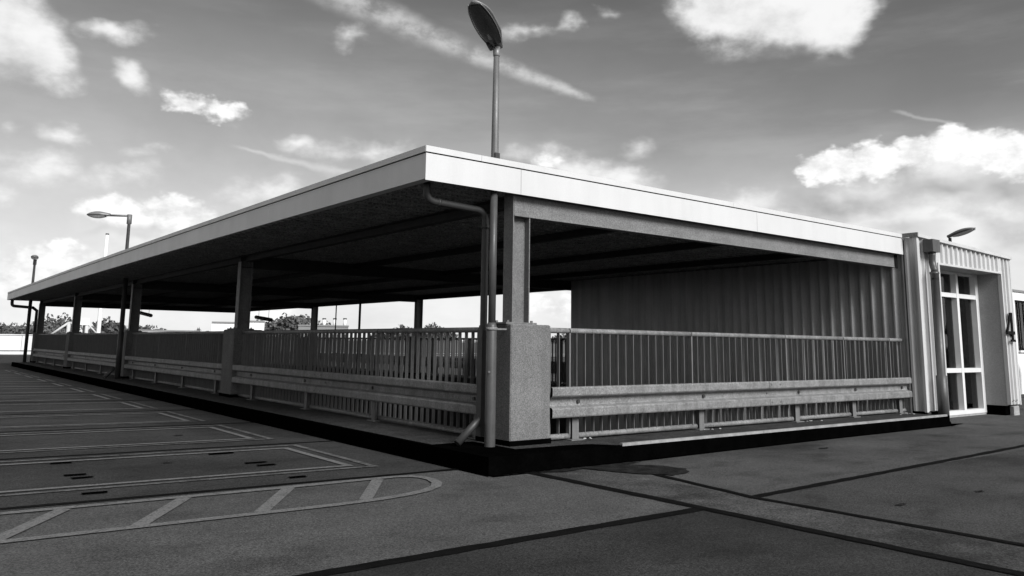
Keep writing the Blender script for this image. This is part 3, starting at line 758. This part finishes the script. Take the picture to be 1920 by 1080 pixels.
MB().box(SX0-.05, SX0-.02, SY0-.05, SY0+.30, ztop(SX0)-.055, ztop(SX0)+.012).build('coping', M_STEEL, bld)
# left flank, corrugated, running in under the canopy
def corr_side(y0, y1, x, z0, z1, pitch, depth, m, name='cladding_sheet'):
    pts = corr(y0, y1, pitch, depth, sw=.30); n = len(pts); b = MB()
    vs = [(x+d, u, z0) for u, d in pts]+[(x+d, u, z1) for u, d in pts]
    b.add(vs, [(n+i, n+i+1, i+1, i) for i in range(n-1)]); return b.build(name, m, bld)
corr_side(SY0+.03, 6.30, SX0+.0, ZC0, ztop(SX0)-.055, .135, .03, M_CLAD)
corr_side(6.30, 12.4, SX0-.045, -2.85, 2.63, .183, .045, M_CLADIN)
for a, c in ((12.41, 13.3), (13.31, SY1)):
    MB().box(SX0+.0, SX0+.03, a, c, -2.85, 2.63).build('flat_panel', M_CLADIN, bld)
MB().box(SX0+.08, SX1-.05, SY1-.1, SY1, -2.85, 2.85).build('back_wall', M_CLADIN, bld)
MB().box(SX1-.05, SX1, SY0+.045, SY1, .15, ztop(SX1)-.05).build('side_wall', M_CLAD, bld)
MB().box(SX0+.08, SX1-.06, SY0+.13, SY1-.11, 2.78, 2.82).build('roof_slab', M_ROOF, bld)
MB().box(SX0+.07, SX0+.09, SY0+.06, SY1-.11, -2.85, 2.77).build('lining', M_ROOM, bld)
# recess
GY = 6.50
MB().box(OX1, OX1+.03, SY0+.05, GY+.12, .17, OZ).build('reveal_wall', M_RENDER, bld)
MB().box(OX0-.03, OX0, SY0+.05, GY+.12, .03, OZ).build('reveal_wall', M_RENDER, bld)
MB().box(OX0, OX1, SY0+.052, GY+.12, OZ-.0, OZ+.02).build('soffit', M_RENDER, bld)
MB().box(OX0, OX1, GY+.01, GY+1.5, -.02, .03).build('threshold', M_PLINTH, bld)
MB().box(OX1+.02, SX1-.02, SY0+.10, GY+.2, 0, .165).build('plinth', M_BIT, bld)
MB().cbox(16.02, 16.24, SY0+.02, SY0+.098, 0, .16, .01).build('plinth_block', M_PLINTH, bld)
MB().box(SX0+.03, OX0-.04, SY0+.05, SY0+.3, 0, .185).build('plinth', M_BIT, bld)
MB().cbox(12.80, 12.90, SY0+.0, SY0+.045, .10, .185, .006).build('plinth_block', M_PIPED, bld)
# stair hall behind the glass
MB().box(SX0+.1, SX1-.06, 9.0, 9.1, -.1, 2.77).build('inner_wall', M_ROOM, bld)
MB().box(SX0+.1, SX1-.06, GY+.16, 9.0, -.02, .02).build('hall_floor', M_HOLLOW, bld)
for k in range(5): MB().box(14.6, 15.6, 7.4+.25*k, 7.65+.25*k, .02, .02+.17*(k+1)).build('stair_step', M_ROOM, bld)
# glazed screen
win = MB()
W = thing('window_tmp', '', ''); bpy.data.objects.remove(W)
FRX = [13.49, 14.20, 14.955, 15.72]; FRW = [.07, .085, .085, .085]
fr = MB().box(OX0, OX1, GY, GY+.13, .035, .105).build('window_frame', M_FRAME, bld)
fr['label'] = 'white frame of the glazed entrance'
for x, w in zip(FRX, FRW):
    MB().box(x, x+w, GY, GY+.13, .105, OZ-.04).build('mullion', M_FRAME, fr)
for i in range(3):
    xa, xb = FRX[i]+FRW[i], FRX[i+1]
    for z0, z1 in ((.745, .82), (2.045, 2.12)): MB().box(xa, xb, GY+.004, GY+.126, z0, z1).build('transom', M_FRAME, fr)
    for z0, z1 in ((.105, .745), (.82, 2.045), (2.12, OZ-.04)):
        MB().box(xa, xb, GY+.095, GY+.101, z0, z1).build('pane', M_GLASS, fr)
MB().box(OX0, OX1, GY, GY+.13, OZ-.04, OZ-.001).build('head_rail', M_FRAME, fr)
MB().box(15.805, OX1-.001, GY, GY+.09, .105, OZ-.04).build('jamb', M_FRAME, fr)
# black number 4 standing proud of the cladding
b = MB(); y0, y1 = SY0-.050, SY0-.030
def q(p): b.prism(p, 'y', y0, y1)
X = lambda u: 15.81+u*.33; Z = lambda v: 1.29+v*.52
q([(X(.60), Z(0)), (X(.80), Z(0)), (X(.80), Z(1)), (X(.60), Z(1))])
b.prism([(X(0), Z(.25)), (X(1), Z(.25)), (X(1), Z(.36)), (X(0), Z(.36))], 'y', y0+.002, y1+.002)
b.prism([(X(.0), Z(.34)), (X(.17), Z(.34)), (X(.66), Z(.93)), (X(.66), Z(1)), (X(.52), Z(1))], 'y', y0+.004, y1+.004)
b.prism([(X(.42), Z(0)), (X(.98), Z(0)), (X(.98), Z(.08)), (X(.42), Z(.08))], 'y', y0-.002, y1-.002)
b.box(X(.66), X(.74), y1, SY0+.01, Z(.2), Z(.26)).box(X(.66), X(.74), y1, SY0+.01, Z(.7), Z(.8))
num = b.build('number', M_BLACK, bld); num['label'] = 'black raised figure 4'
for s, xx in enumerate((15.93, 15.99, 16.06, 16.13)):
    MB().tube([(xx, SY0-.002, .245+.02*(s % 2)), (xx, SY0+.01, .245+.02*(s % 2))], .008, 6).build('screw', M_PIPED, bld)
# hopper and downpipe of the stair building
t = thing('downpipe', 'grey downpipe with a square hopper beside the glazed entrance of the stair building', 'downpipe', (13.02, 5.97, 0), PG)
MB().cbox(12.93, 13.17, 5.92, 6.085, 2.66, 2.86, .006).build('hopper', M_PIPE, t)
MB().tube([(13.05, 6.0, 2.66), (13.05, 6.0, 2.61), (13.06, 6.01, 2.55)]+arc((13.06, 6.01, 2.50), (13.02, 5.97, 2.38), (13.05, 6.0, 2.43), 4)+[(13.02, 5.97, 2.34)], [.055, .05, .05]+[.05]*5+[.052], 16).build('offset_bend', M_PIPE, t)
MB().tube([(13.02, 5.97, 2.345), (13.02, 5.97, 2.31), (13.02, 5.97, 2.305), (13.02, 5.97, .74), (13.02, 5.97, .735), (13.02, 5.97, .0)], [.070, .070, .064, .064, .078, .078], 18).build('pipe', M_PIPE, t)
MB().tube([(13.02, 5.97, 2.22), (13.02, 5.97, 2.25)], .064, 18).build('collar', M_PIPE, t)
MB().tube([(13.02, 5.97, .0), (13.02, 5.97, .05)], [.10, .085], 12).build('foot_seal', M_BIT, t)

# ------------------------------------------------------------ lamps
def luminaire_parts(t, org, ang, tilt, L=.84, W=.30, bowl=True, k=1.0):
    """cobra-head luminaire built along +u from the spigot; placed by its own frame"""
    u = Vector((math.cos(ang)*math.cos(tilt), math.sin(ang)*math.cos(tilt), math.sin(tilt)))
    s = Vector((-math.sin(ang), math.cos(ang), 0)); n = u.cross(s); org = Vector(org)
    def P(a, c, h): return org + u*a + s*c + n*h
    NS, NR = 14, 20
    def shell(a0, a1, wmax, top, bot, peak=.42):
        rings = []
        for i in range(NS+1):
            f = i/NS; a = a0+(a1-a0)*f
            w = wmax*.5*max(.02, (math.sin(PI*min(1, (f*.86+.14))**.9))**.55) if f < 1 else wmax*.03
            w = wmax*.5*min(1, .42+1.6*f)*max(.10, (1-max(0, (f-.60)/.40)**3.2))**.75
            ht = top*max(.05, min(1, .55+1.1*f))*max(.05, 1-max(0, (f-.5)/.5)**2)
            hb = bot*max(.03, math.sin(PI*min(1, max(0, f)))**.6) if bot else 0
            rings.append((a, w, ht, hb))
        return rings
    hs = shell(0, L, W, .085*k, 0)
    b = MB(); vs = []; fs = []
    for (a, w, ht, hb) in hs:
        for j in range(NR):
            th = 2*PI*j/NR; c_ = math.cos(th); s_ = math.sin(th)
            vs.append(P(a, w*c_, ht*s_ if s_ > 0 else .03*s_))
    for i in range(NS):
        for j in range(NR):
            j2 = (j+1) % NR; fs.append((i*NR+j, i*NR+j2, (i+1)*NR+j2, (i+1)*NR+j))
    fs.append(tuple(range(NR-1, -1, -1))); fs.append(tuple(NS*NR+j for j in range(NR)))
    b.add(vs, fs, True); h = b.build('lamp_housing', M_LAMP, t)
    # glass bowl below with a dark reflector pan just inside the rim
    b = MB(); vs = []; fs = []
    for i in range(NS+1):
        f = i/NS; a = .13+(L-.17)*f
        w = (W*.43)*max(.10, math.sin(PI*(.10+.84*f)))**.38
        for j in range(NR//2+1):
            th = PI+PI*j/(NR//2)
            vs.append(P(a, w*math.cos(th), -.028+.062*k*math.sin(th)*max(.1, math.sin(PI*(.06+.9*f))**.6)))
    nj = NR//2+1
    for i in range(NS):
        for j in range(nj-1): fs.append((i*nj+j, (i+1)*nj+j, (i+1)*nj+j+1, i*nj+j+1))
    b.add(vs, fs, True); b.build('bowl', M_BOWLD if bowl else M_BOWL, h)
    b = MB(); vs = []; fs = []
    for i in range(NS+1):
        f = i/NS; a = .13+(L-.17)*f; w = (W*.425)*max(.10, math.sin(PI*(.10+.84*f)))**.38
        vs += [P(a, -w, -.033), P(a, w, -.033)]
    b.add(vs, [(2*i, 2*i+1, 2*i+3, 2*i+2) for i in range(NS)]); b.build('reflector', M_LAMPD, h)
    rim = []
    for sg in (1, -1):
        rim = []
        for i in range(NS+1):
            f = i/NS; a = .12+(L-.15)*f; w = (W*.445)*max(.10, math.sin(PI*(.10+.84*f)))**.38
            rim.append(P(a, sg*w, -.034))
        MB().tube(rim, .008, 6).build('bowl_rim', M_LAMP, h)
    MB().tube([P(.26, 0, -.055), P(.52, 0, -.055)], .032, 10).build('bulb', M_LAMP, h)
    return P
LG = 'street lamps on the parking deck'
# tall lamp on the roof above the corner
base = on_y(927, 295, 8.2); top = on_y(932, 93, 8.2)
bx, by = (base.x+top.x)/2, 8.2
t = thing('street_lamp', 'tall lamp post rising over the canopy corner, dark oval head seen from below', 'lamp', (bx, by, 2.9), LG)
pole = MB().tube([(bx, by, 2.90), (bx, by, 3.0), (bx, by, 3.9), (bx, by, top.z)], [.056, .054, .047, .037], 18).build('pole', M_POLE, t)
MB().tube([(bx, by, top.z-.10), (bx, by, top.z-.085), (bx, by, top.z+.03)], [.040, .047, .047], 18).build('spigot', M_LAMP, t)
dv = Vector((-bx, -by, 0)).normalized()
MB().box(bx-.035, bx+.035, by-.062, by-.02, 3.32, 3.56).build('service_door', M_PIPED, pole)
P = luminaire_parts(t, (bx+.055, by+.045, top.z+.05), math.radians(-148), math.radians(20), L=.90, W=.33)
MB().tube([P(.02, -.085, -.02), P(.16, -.075, -.035)], .035, 10).build('gear_box', M_PIPED, t)
# lamp with a horizontal arm
a = on_y(241, 430, 26)
t = thing('street_lamp', 'lamp post with a long horizontal arm behind the middle of the canopy roof', 'lamp', (a.x, 26, 2.9), LG)
zt = on_y(244, 405, 26).z
MB().tube([(a.x, 26, 2.9), (a.x, 26, zt-.25), (a.x, 26, zt-.24), (a.x, 26, zt+.04)], [.052, .045, .07, .07], 14).build('pole', M_POLE, t)
ang = math.radians(149)
d = Vector((math.cos(ang), math.sin(ang), 0))
e = Vector((a.x, 26, zt))+d*.62
MB().tube([(a.x, 26, zt), e], .032, 12).build('arm', M_POLE, t)
luminaire_parts(t, e-d*.06, ang, math.radians(1), L=.66, W=.34, k=1.25, bowl=False)
a = on_y(66, 486, 35)
t = thing('street_lamp', 'small distant lamp post at the far left end of the canopy roof, head seen end-on', 'lamp', (a.x, 35, 2.9), LG)
MB().tube([(a.x, 35, 2.9), (a.x, 35, a.z-.22), (a.x, 35, a.z-.21), (a.x, 35, a.z)], [.05, .04, .06, .06], 12).build('pole', M_POLE, t)
luminaire_parts(t, (a.x, 35, a.z+.02), math.radians(-100), math.radians(3), L=.70, W=.25, k=1.0, bowl=False)
a = on_y(1781, 446, 10)
t = thing('street_lamp', 'lamp post behind the stair building, only its slim head showing above the roof', 'lamp', (a.x, 10, 0), LG)
MB().tube([(a.x, 10, 0), (a.x, 10, 1), (a.x, 10, a.z)], [.07, .06, .04], 12).build('pole', M_POLE, t)
luminaire_parts(t, (a.x, 10.05, a.z+.03), math.radians(-92), math.radians(14), L=.75, W=.30, bowl=False)

# ------------------------------------------------------------ plant room at the right edge
t = thing('plant_room', 'white plant room with a dark barred window and roof vent at the right edge', 'building', (24, 9, 0))
MB().box(24.02, 32, 9, 9.15, 0, 1.15).box(24.02, 32, 9, 9.15, 2.5, 2.72).box(24.02, 24.12, 9, 9.15, 1.15, 2.5).box(26.5, 32, 9, 9.15, 1.15, 2.5).box(24.02, 24.17, 9.15, 13, 0, 2.72).box(31.85, 32, 9.15, 13, 0, 2.72).box(24.17, 31.85, 12.85, 13, 0, 2.72).build('wall', M_WHITE, t)
MB().box(24.0, 32.02, 8.97, 13.03, 2.72, 2.78).build('roof', M_ROOF, t)
wf = MB().box(24.12, 26.5, 9.02, 9.06, 1.15, 1.20).box(24.12, 26.5, 9.02, 9.06, 2.45, 2.5).box(24.12, 24.17, 9.02, 9.06, 1.2, 2.45).box(26.45, 26.5, 9.02, 9.06, 1.2, 2.45).build('window', M_BLACK, t)
MB().box(24.17, 26.45, 9.045, 9.05, 1.2, 2.45).build('pane', M_GLASS, wf)
for x in (24.42, 24.8, 25.2, 25.6, 26.0): MB().box(x, x+.04, 9.01, 9.03, 1.2, 2.45).build('bar', M_BLACK, wf)
MB().box(24.10, 26.55, 8.94, 9.0, 1.10, 1.15).build('sill', M_WHITE, t)
vt = MB().box(24.05, 24.42, 9.2, 9.5, 2.78, 3.18).build('roof_vent', M_PIPED, t)
for k in range(5): MB().box(24.03, 24.44, 9.17, 9.53, 2.80+.075*k, 2.83+.075*k).build('louvre', M_LAMPD, vt)
t = thing('litter_bin', 'dark slim bin on a post in front of the white plant room', 'bin', (24.1, 8.5, 0))
MB().tube([(23.95, 8.5, .3), (23.95, 8.5, .95)], [.16, .19], 14).build('bin_body', M_BLACK, t)
MB().tube([(23.95, 8.5, 0), (23.95, 8.5, .3)], .035, 10).build('post', M_BLACK, t)
MB().tube([(23.95, 8.5, .95), (23.95, 8.5, 1.0)], [.2, .14], 14).build('lid', M_PIPED, t)

# ------------------------------------------------------------ parapets round the deck
def parapet(label, ax, fixed, a, c, s, m=M_PARAP):
    t = thing('parapet', label, 'parapet', (a, fixed, 0) if ax == 'x' else (fixed, a, 0), 'parapets round the deck')
    def bx_(u0, u1, o0, o1, z0, z1):
        o0, o1 = sorted((fixed+s*o0, fixed+s*o1))
        return MB().box(u0, u1, o0, o1, z0, z1) if ax == 'x' else MB().box(o0, o1, u0, u1, z0, z1)
    n = int((c-a)/4)
    for k in range(n):
        u0 = a+(c-a)/n*k; u1 = a+(c-a)/n*(k+1)-.02
        bx_(u0, u1, 0, .05, .30, 1.28).build('parapet_panel', m, t)
    bx_(a, c, -.06, .1, 1.31, 1.37).build('top_rail', m, t)
    bx_(a, c, .02, .15, 0, .26).build('kerb', M_PLINTH, t)
    bx_(a, c, -.45, -.40, .05, .22).build('crash_rail', m, t)
    return t
parapet('white panelled parapet at the far left edge of the deck, past the canopy end', 'x', DY1-.2, DX0+.4, 11.6, 1)
parapet('dark grey panelled parapet along the far edge, seen through the railings', 'x', DY1-.2, 11.65, DX1-.4, 1, M_PARAPG)
parapet('dark grey panelled parapet along the far right edge of the deck', 'y', DX1-.2, DY0, DY1-.5, 1, M_PARAPG)
parapet('white panelled parapet along the left edge of the deck', 'y', DX0+.2, DY0, DY1-.5, -1)
parapet('white panelled parapet along the edge behind the camera', 'x', DY0+.2, DX0+.4, DX1-.4, -1)

# ------------------------------------------------------------ beyond the deck
GZ = -9.0
b = MB(); b.add([(-4000, -4000, GZ), (4000, -4000, GZ), (4000, 4000, GZ), (-4000, 4000, GZ)], [(0, 1, 2, 3)])
structure(b.build('ground', M_CITY))
def make_tree(seed, name='tree'):
    rd = random.Random(seed)
    t = thing(name, 'x', 'tree', (0, 0, 0), 'trees beyond the deck')
    b = MB(); b.tube([(0, 0, 0), (.1, .05, 2.5), (-.05, .1, 5), (.05, 0, 7.5)], [.35, .28, .2, .08], 8)
    for k in range(7):
        a_ = rd.uniform(0, 2*PI); z0 = rd.uniform(3, 6); r = rd.uniform(1.6, 3)
        b.tube([(0, 0, z0), (math.cos(a_)*r*.5, math.sin(a_)*r*.5, z0+.9), (math.cos(a_)*r, math.sin(a_)*r, z0+2.2)], [.12, .08, .03], 6)
    b.build('trunk', M_BARK, t)
    b = MB()
    clumps = []
    for k in range(85):
        v = Vector((rd.gauss(0, 1), rd.gauss(0, 1), rd.gauss(0, 1))).normalized()*rd.uniform(.35, 1)**.5
        clumps.append((v.x*3.7, v.y*3.7, 6.3+v.z*3.3*(1 if v.z > 0 else .8), rd.uniform(.8, 1.45)))
    for (cx, cy, cz, cr) in clumps:
        for j in range(90):
            v = Vector((rd.gauss(0, 1), rd.gauss(0, 1), rd.gauss(0, .8))).normalized()*cr*rd.uniform(.5, 1.08)
            p = Vector((cx, cy, cz))+v; sz = rd.uniform(.16, .36)
            n1 = Vector((rd.gauss(0, 1), rd.gauss(0, 1), rd.gauss(0, 1))).normalized(); n2 = n1.orthogonal().normalized()*sz; n3 = n1.cross(n2).normalized()*sz*rd.uniform(.5, .9)
            b.add([p-n2, p-n3, p+n2, p+n3], [(0, 1, 2, 3)])
    b.build('crown', M_LEAF, t)
    return t
protos = [make_tree(s) for s in (3, 8, 21)]
used = [False]*3
def place_tree(px_, py_top, width_px, dist, label, i):
    dist *= 2.3; d_ = ray(px_, 640); hd = Vector((d_.x, d_.y, 0)).normalized()
    p = hd*dist; fwd_d = p.dot(Vector((fw.x, fw.y, 0)).normalized())
    t_ = dist/math.hypot(*(ray(px_, py_top).xy)); ztop_ = CAM_H+ray(px_, py_top).z*t_
    hgt = ztop_-GZ; wid = width_px/F_PX*fwd_d
    s = (wid/7.6, wid/7.6, hgt/10.6)
    pr = protos[i]
    if not used[i]:
        used[i] = True; pr.location = (p.x, p.y, GZ); pr.scale = s; pr['label'] = label; pr.rotation_euler = (0, 0, px_ % 6); return pr
    return copy_tree(pr, (p.x, p.y, GZ), label, px_ % 6, s)
TR = [(106, 587, 84, 84, 'rounded leafy tree seen between the first two columns at the far left'), (206, 594, 84, 88, 'dark tree beside the white mast'), (276, 606, 80, 96, 'low pale tree seen right of the third column'),
      (541, 586, 120, 80, 'large dark tree seen under the canopy, left of the flat grey building'), (588, 599, 80, 90, 'dark tree rising behind the flat grey building'), (748, 609, 110, 100, 'low wide tree on the horizon left of the far column'), (818, 605, 80, 95, 'small rounded tree on the horizon right of the far column'),
      (-16, 602, 80, 84, 'dark tree beyond the parapet at the left edge of the view'), (12, 604, 70, 90, 'bushy tree beyond the parapet, second from the left edge'), (36, 604, 66, 86, 'bushy tree beyond the parapet, left of the end downpipe'), (58, 603, 56, 95, 'thin tree half hidden by the end downpipe'),
      (368, 612, 20, 120, 'tiny spindly tree seen near the second column'), (1058, 620, 50, 100, 'dark tree seen between the corner pier and the corrugated wall')]
for k, (a_, b_, w_, d_, lb) in enumerate(TR): place_tree(a_, b_, w_, d_, lb, (k*2+k//3) % 3)
# low wood all along the horizon
rd = random.Random(5)
b = MB()
for k in range(9000):
    an = rd.uniform(0, 2*PI); r_ = rd.uniform(330, 420)
    topz = 1.6+2.2*math.sin(an*9)*math.sin(an*23+1)+1.0*math.sin(an*61)
    p = Vector((math.cos(an)*r_, math.sin(an)*r_, topz-abs(rd.gauss(0, 3.2)))); sz = rd.uniform(1.0, 2.6)
    n1 = Vector((rd.gauss(0, 1), rd.gauss(0, 1), rd.gauss(0, 1))).normalized(); n2 = n1.orthogonal().normalized()*sz; n3 = n1.cross(n2).normalized()*sz*rd.uniform(.4, .8)
    b.add([p-n2, p-n3, p+n2, p+n3], [(0, 1, 2, 3)])
o = b.build('far_wood', M_LEAF); o['kind'] = 'stuff'; o['label'] = 'low dark line of distant woodland along the horizon'; o['category'] = 'woodland'
# pieces beyond the far parapet
def horiz(px_, dist):
    d_ = ray(px_, 640); return Vector((d_.x, d_.y, 0)).normalized()*dist
def zat(px_, py_, dist):
    r_ = ray(px_, py_); return CAM_H+r_.z*dist/math.hypot(r_.x, r_.y)
# white mast
p = horiz(183, 78); ztp = zat(196, 440, 78)
t = thing('mast', 'tall thin white mast rising behind the canopy with a dark tip', 'mast', (p.x, p.y, GZ))
q0 = Vector((p.x, p.y, GZ))
tp = horiz(183, 78)
MB().tube([q0, (p.x, p.y, 2), (p.x, p.y, ztp)], [.30, .17, .13], 12).build('pole', M_WHITE, t)
MB().tube([(p.x, p.y, ztp), (p.x, p.y, ztp+.12)], [.14, .14], 10).build('cap', M_PIPE, t)
# flat grey building with three chimneys
def far_block(pa, pb, ptop, dist, name, label, m, depth=12, windows=0):
    A = horiz(pa, dist); B = horiz(pb, dist); zt_ = zat((pa+pb)/2, ptop, dist)
    t = thing(name, label, 'building', (A.x, A.y, GZ))
    back = (A+B).normalized()*depth
    P4 = [A, B, B+back, A+back]
    b = MB(); b.add([(v.x, v.y, GZ) for v in P4]+[(v.x, v.y, zt_) for v in P4], [(0,1,2,3),(4,7,6,5),(0,4,5,1),(1,5,6,2),(2,6,7,3),(3,7,4,0)])
    b.build('wall', m, t)
    cen = (A+B+B+back+A+back)/4
    q4 = [cen+(v-cen)*1.02 for v in P4]
    b = MB(); b.add([(v.x, v.y, zt_+.005) for v in q4]+[(v.x, v.y, zt_+.22) for v in q4], [(0,1,2,3),(4,7,6,5),(0,4,5,1),(1,5,6,2),(2,6,7,3),(3,7,4,0)])
    b.build('roof', M_BLDGG, t)
    nrm = -(A+B).normalized()
    for r_ in range(2):
        for k in range(windows):
            f0 = (k+.25)/windows; f1 = (k+.75)/windows
            a_ = A.lerp(B, f0)+nrm*.03; b_ = A.lerp(B, f1)+nrm*.03; z1 = zt_-1.2-3*r_; z0 = z1-1.4
            bb = MB(); a2 = a_+nrm*.05; b2_ = b_+nrm*.05
            bb.add([(a_.x,a_.y,z0),(b_.x,b_.y,z0),(b_.x,b_.y,z1),(a_.x,a_.y,z1),(a2.x,a2.y,z0),(b2_.x,b2_.y,z0),(b2_.x,b2_.y,z1),(a2.x,a2.y,z1)], [(4,5,6,7),(0,4,7,3),(1,2,6,5),(3,7,6,2),(0,1,5,4)])
            bb.build('window', M_DARKST, t)
    return t, zt_
t, zt_ = far_block(558, 652, 612, 130, 'flat_roofed_building', 'low flat grey building with three slim white chimneys, seen under the canopy', M_BLDGG, windows=8)
for px_ in (606, 626, 645):
    c_ = horiz(px_, 133)
    ch = MB().tube([(c_.x, c_.y, zt_), (c_.x, c_.y, zat(px_, 599, 133))], .27, 10).build('chimney', M_WHITE, t)
    MB().tube([(c_.x, c_.y, zat(px_, 599, 133)), (c_.x, c_.y, zat(px_, 599, 133)+.2)], .30, 10).build('chimney_cap', M_PIPED, ch)
far_block(395, 438, 606, 125, 'white_block', 'small bright white block on the horizon left of the second column', M_WHITE, windows=5)
far_block(462, 494, 604, 125, 'white_block', 'bright white block on the horizon right of the second column', M_WHITE, windows=4)
far_block(240, 372, 621, 150, 'long_building', 'long low pale building on the horizon between the third and second columns', M_BLDG, windows=12)
far_block(1082, 1300, 628, 160, 'long_building', 'long low building hidden behind the corrugated wall', M_BLDG, windows=12)
# white gantry beyond the far end of the canopy
D = 58
t = thing('gantry', 'white steel gantry with slanting braces beyond the far end of the canopy', 'gantry', tuple(horiz(140, D)))
def gp(px_, py_): q_ = horiz(px_, D); return (q_.x, q_.y, zat(px_, py_, D))
def gdown(px_, py_): q_ = horiz(px_, D); return (q_.x, q_.y, 0.0)
MB().tube([gdown(126, 0), gp(126, 604)], .11, 8).build('post', M_BLDG, t)
MB().tube([gdown(160, 0), gp(160, 604)], .11, 8).build('post', M_BLDG, t)
MB().tube([gdown(155, 0), gp(155, 606)], .07, 8).build('post', M_DARKST, t)
MB().tube([gp(124, 606), gp(160, 606)], .10, 8).build('cross_bar', M_BLDG, t)
q0 = Vector(gp(155, 603)); MB().box(q0.x-.25, q0.x+.25, q0.y-.15, q0.y+.15, q0.z-.22, q0.z+.22).build('sign_box', M_WHITE, t)
MB().tube([gp(124, 606), gp(92, 629)], .07, 8).build('brace', M_BLDG, t)
MB().tube([gp(162, 608), gp(184, 629)], .05, 8).build('brace', M_BLDG, t)

# ------------------------------------------------------------ small litter on the kerb
rd = random.Random(11)
b = MB()
for (cx, cy, n_, sp) in ((5.62, 6.55, 16, .14), (5.95, 6.42, 5, .06), (7.72, 6.50, 6, .1), (7.9, 6.3, 3, .05), (9.9, 6.3, 4, .1), (12.4, 6.25, 8, .12)):
    for k in range(n_):
        x = cx+rd.gauss(0, sp); y = min(6.7, max(6.1, cy+rd.gauss(0, .05))); s_ = rd.uniform(.006, .020)
        hx = [(x+s_*math.cos(t_)*rd.uniform(.7, 1.3), y+s_*math.sin(t_)*rd.uniform(.7, 1.3), KZ+.004+rd.uniform(0, s_*.6)) for t_ in (0, 1.05, 2.1, 3.15, 4.2, 5.25)]
        b.add(hx+[(x, y, KZ+.006+s_*.8)], [(i, (i+1) % 6, 6) for i in range(6)])
o = b.build('grit', M_PLINTH); o['kind'] = 'stuff'; o['label'] = 'pale grit and dry leaves lying on the kerb by the guard rail posts'; o['category'] = 'grit'

for o in C.objects:
    if 'org' in o: del o['org']
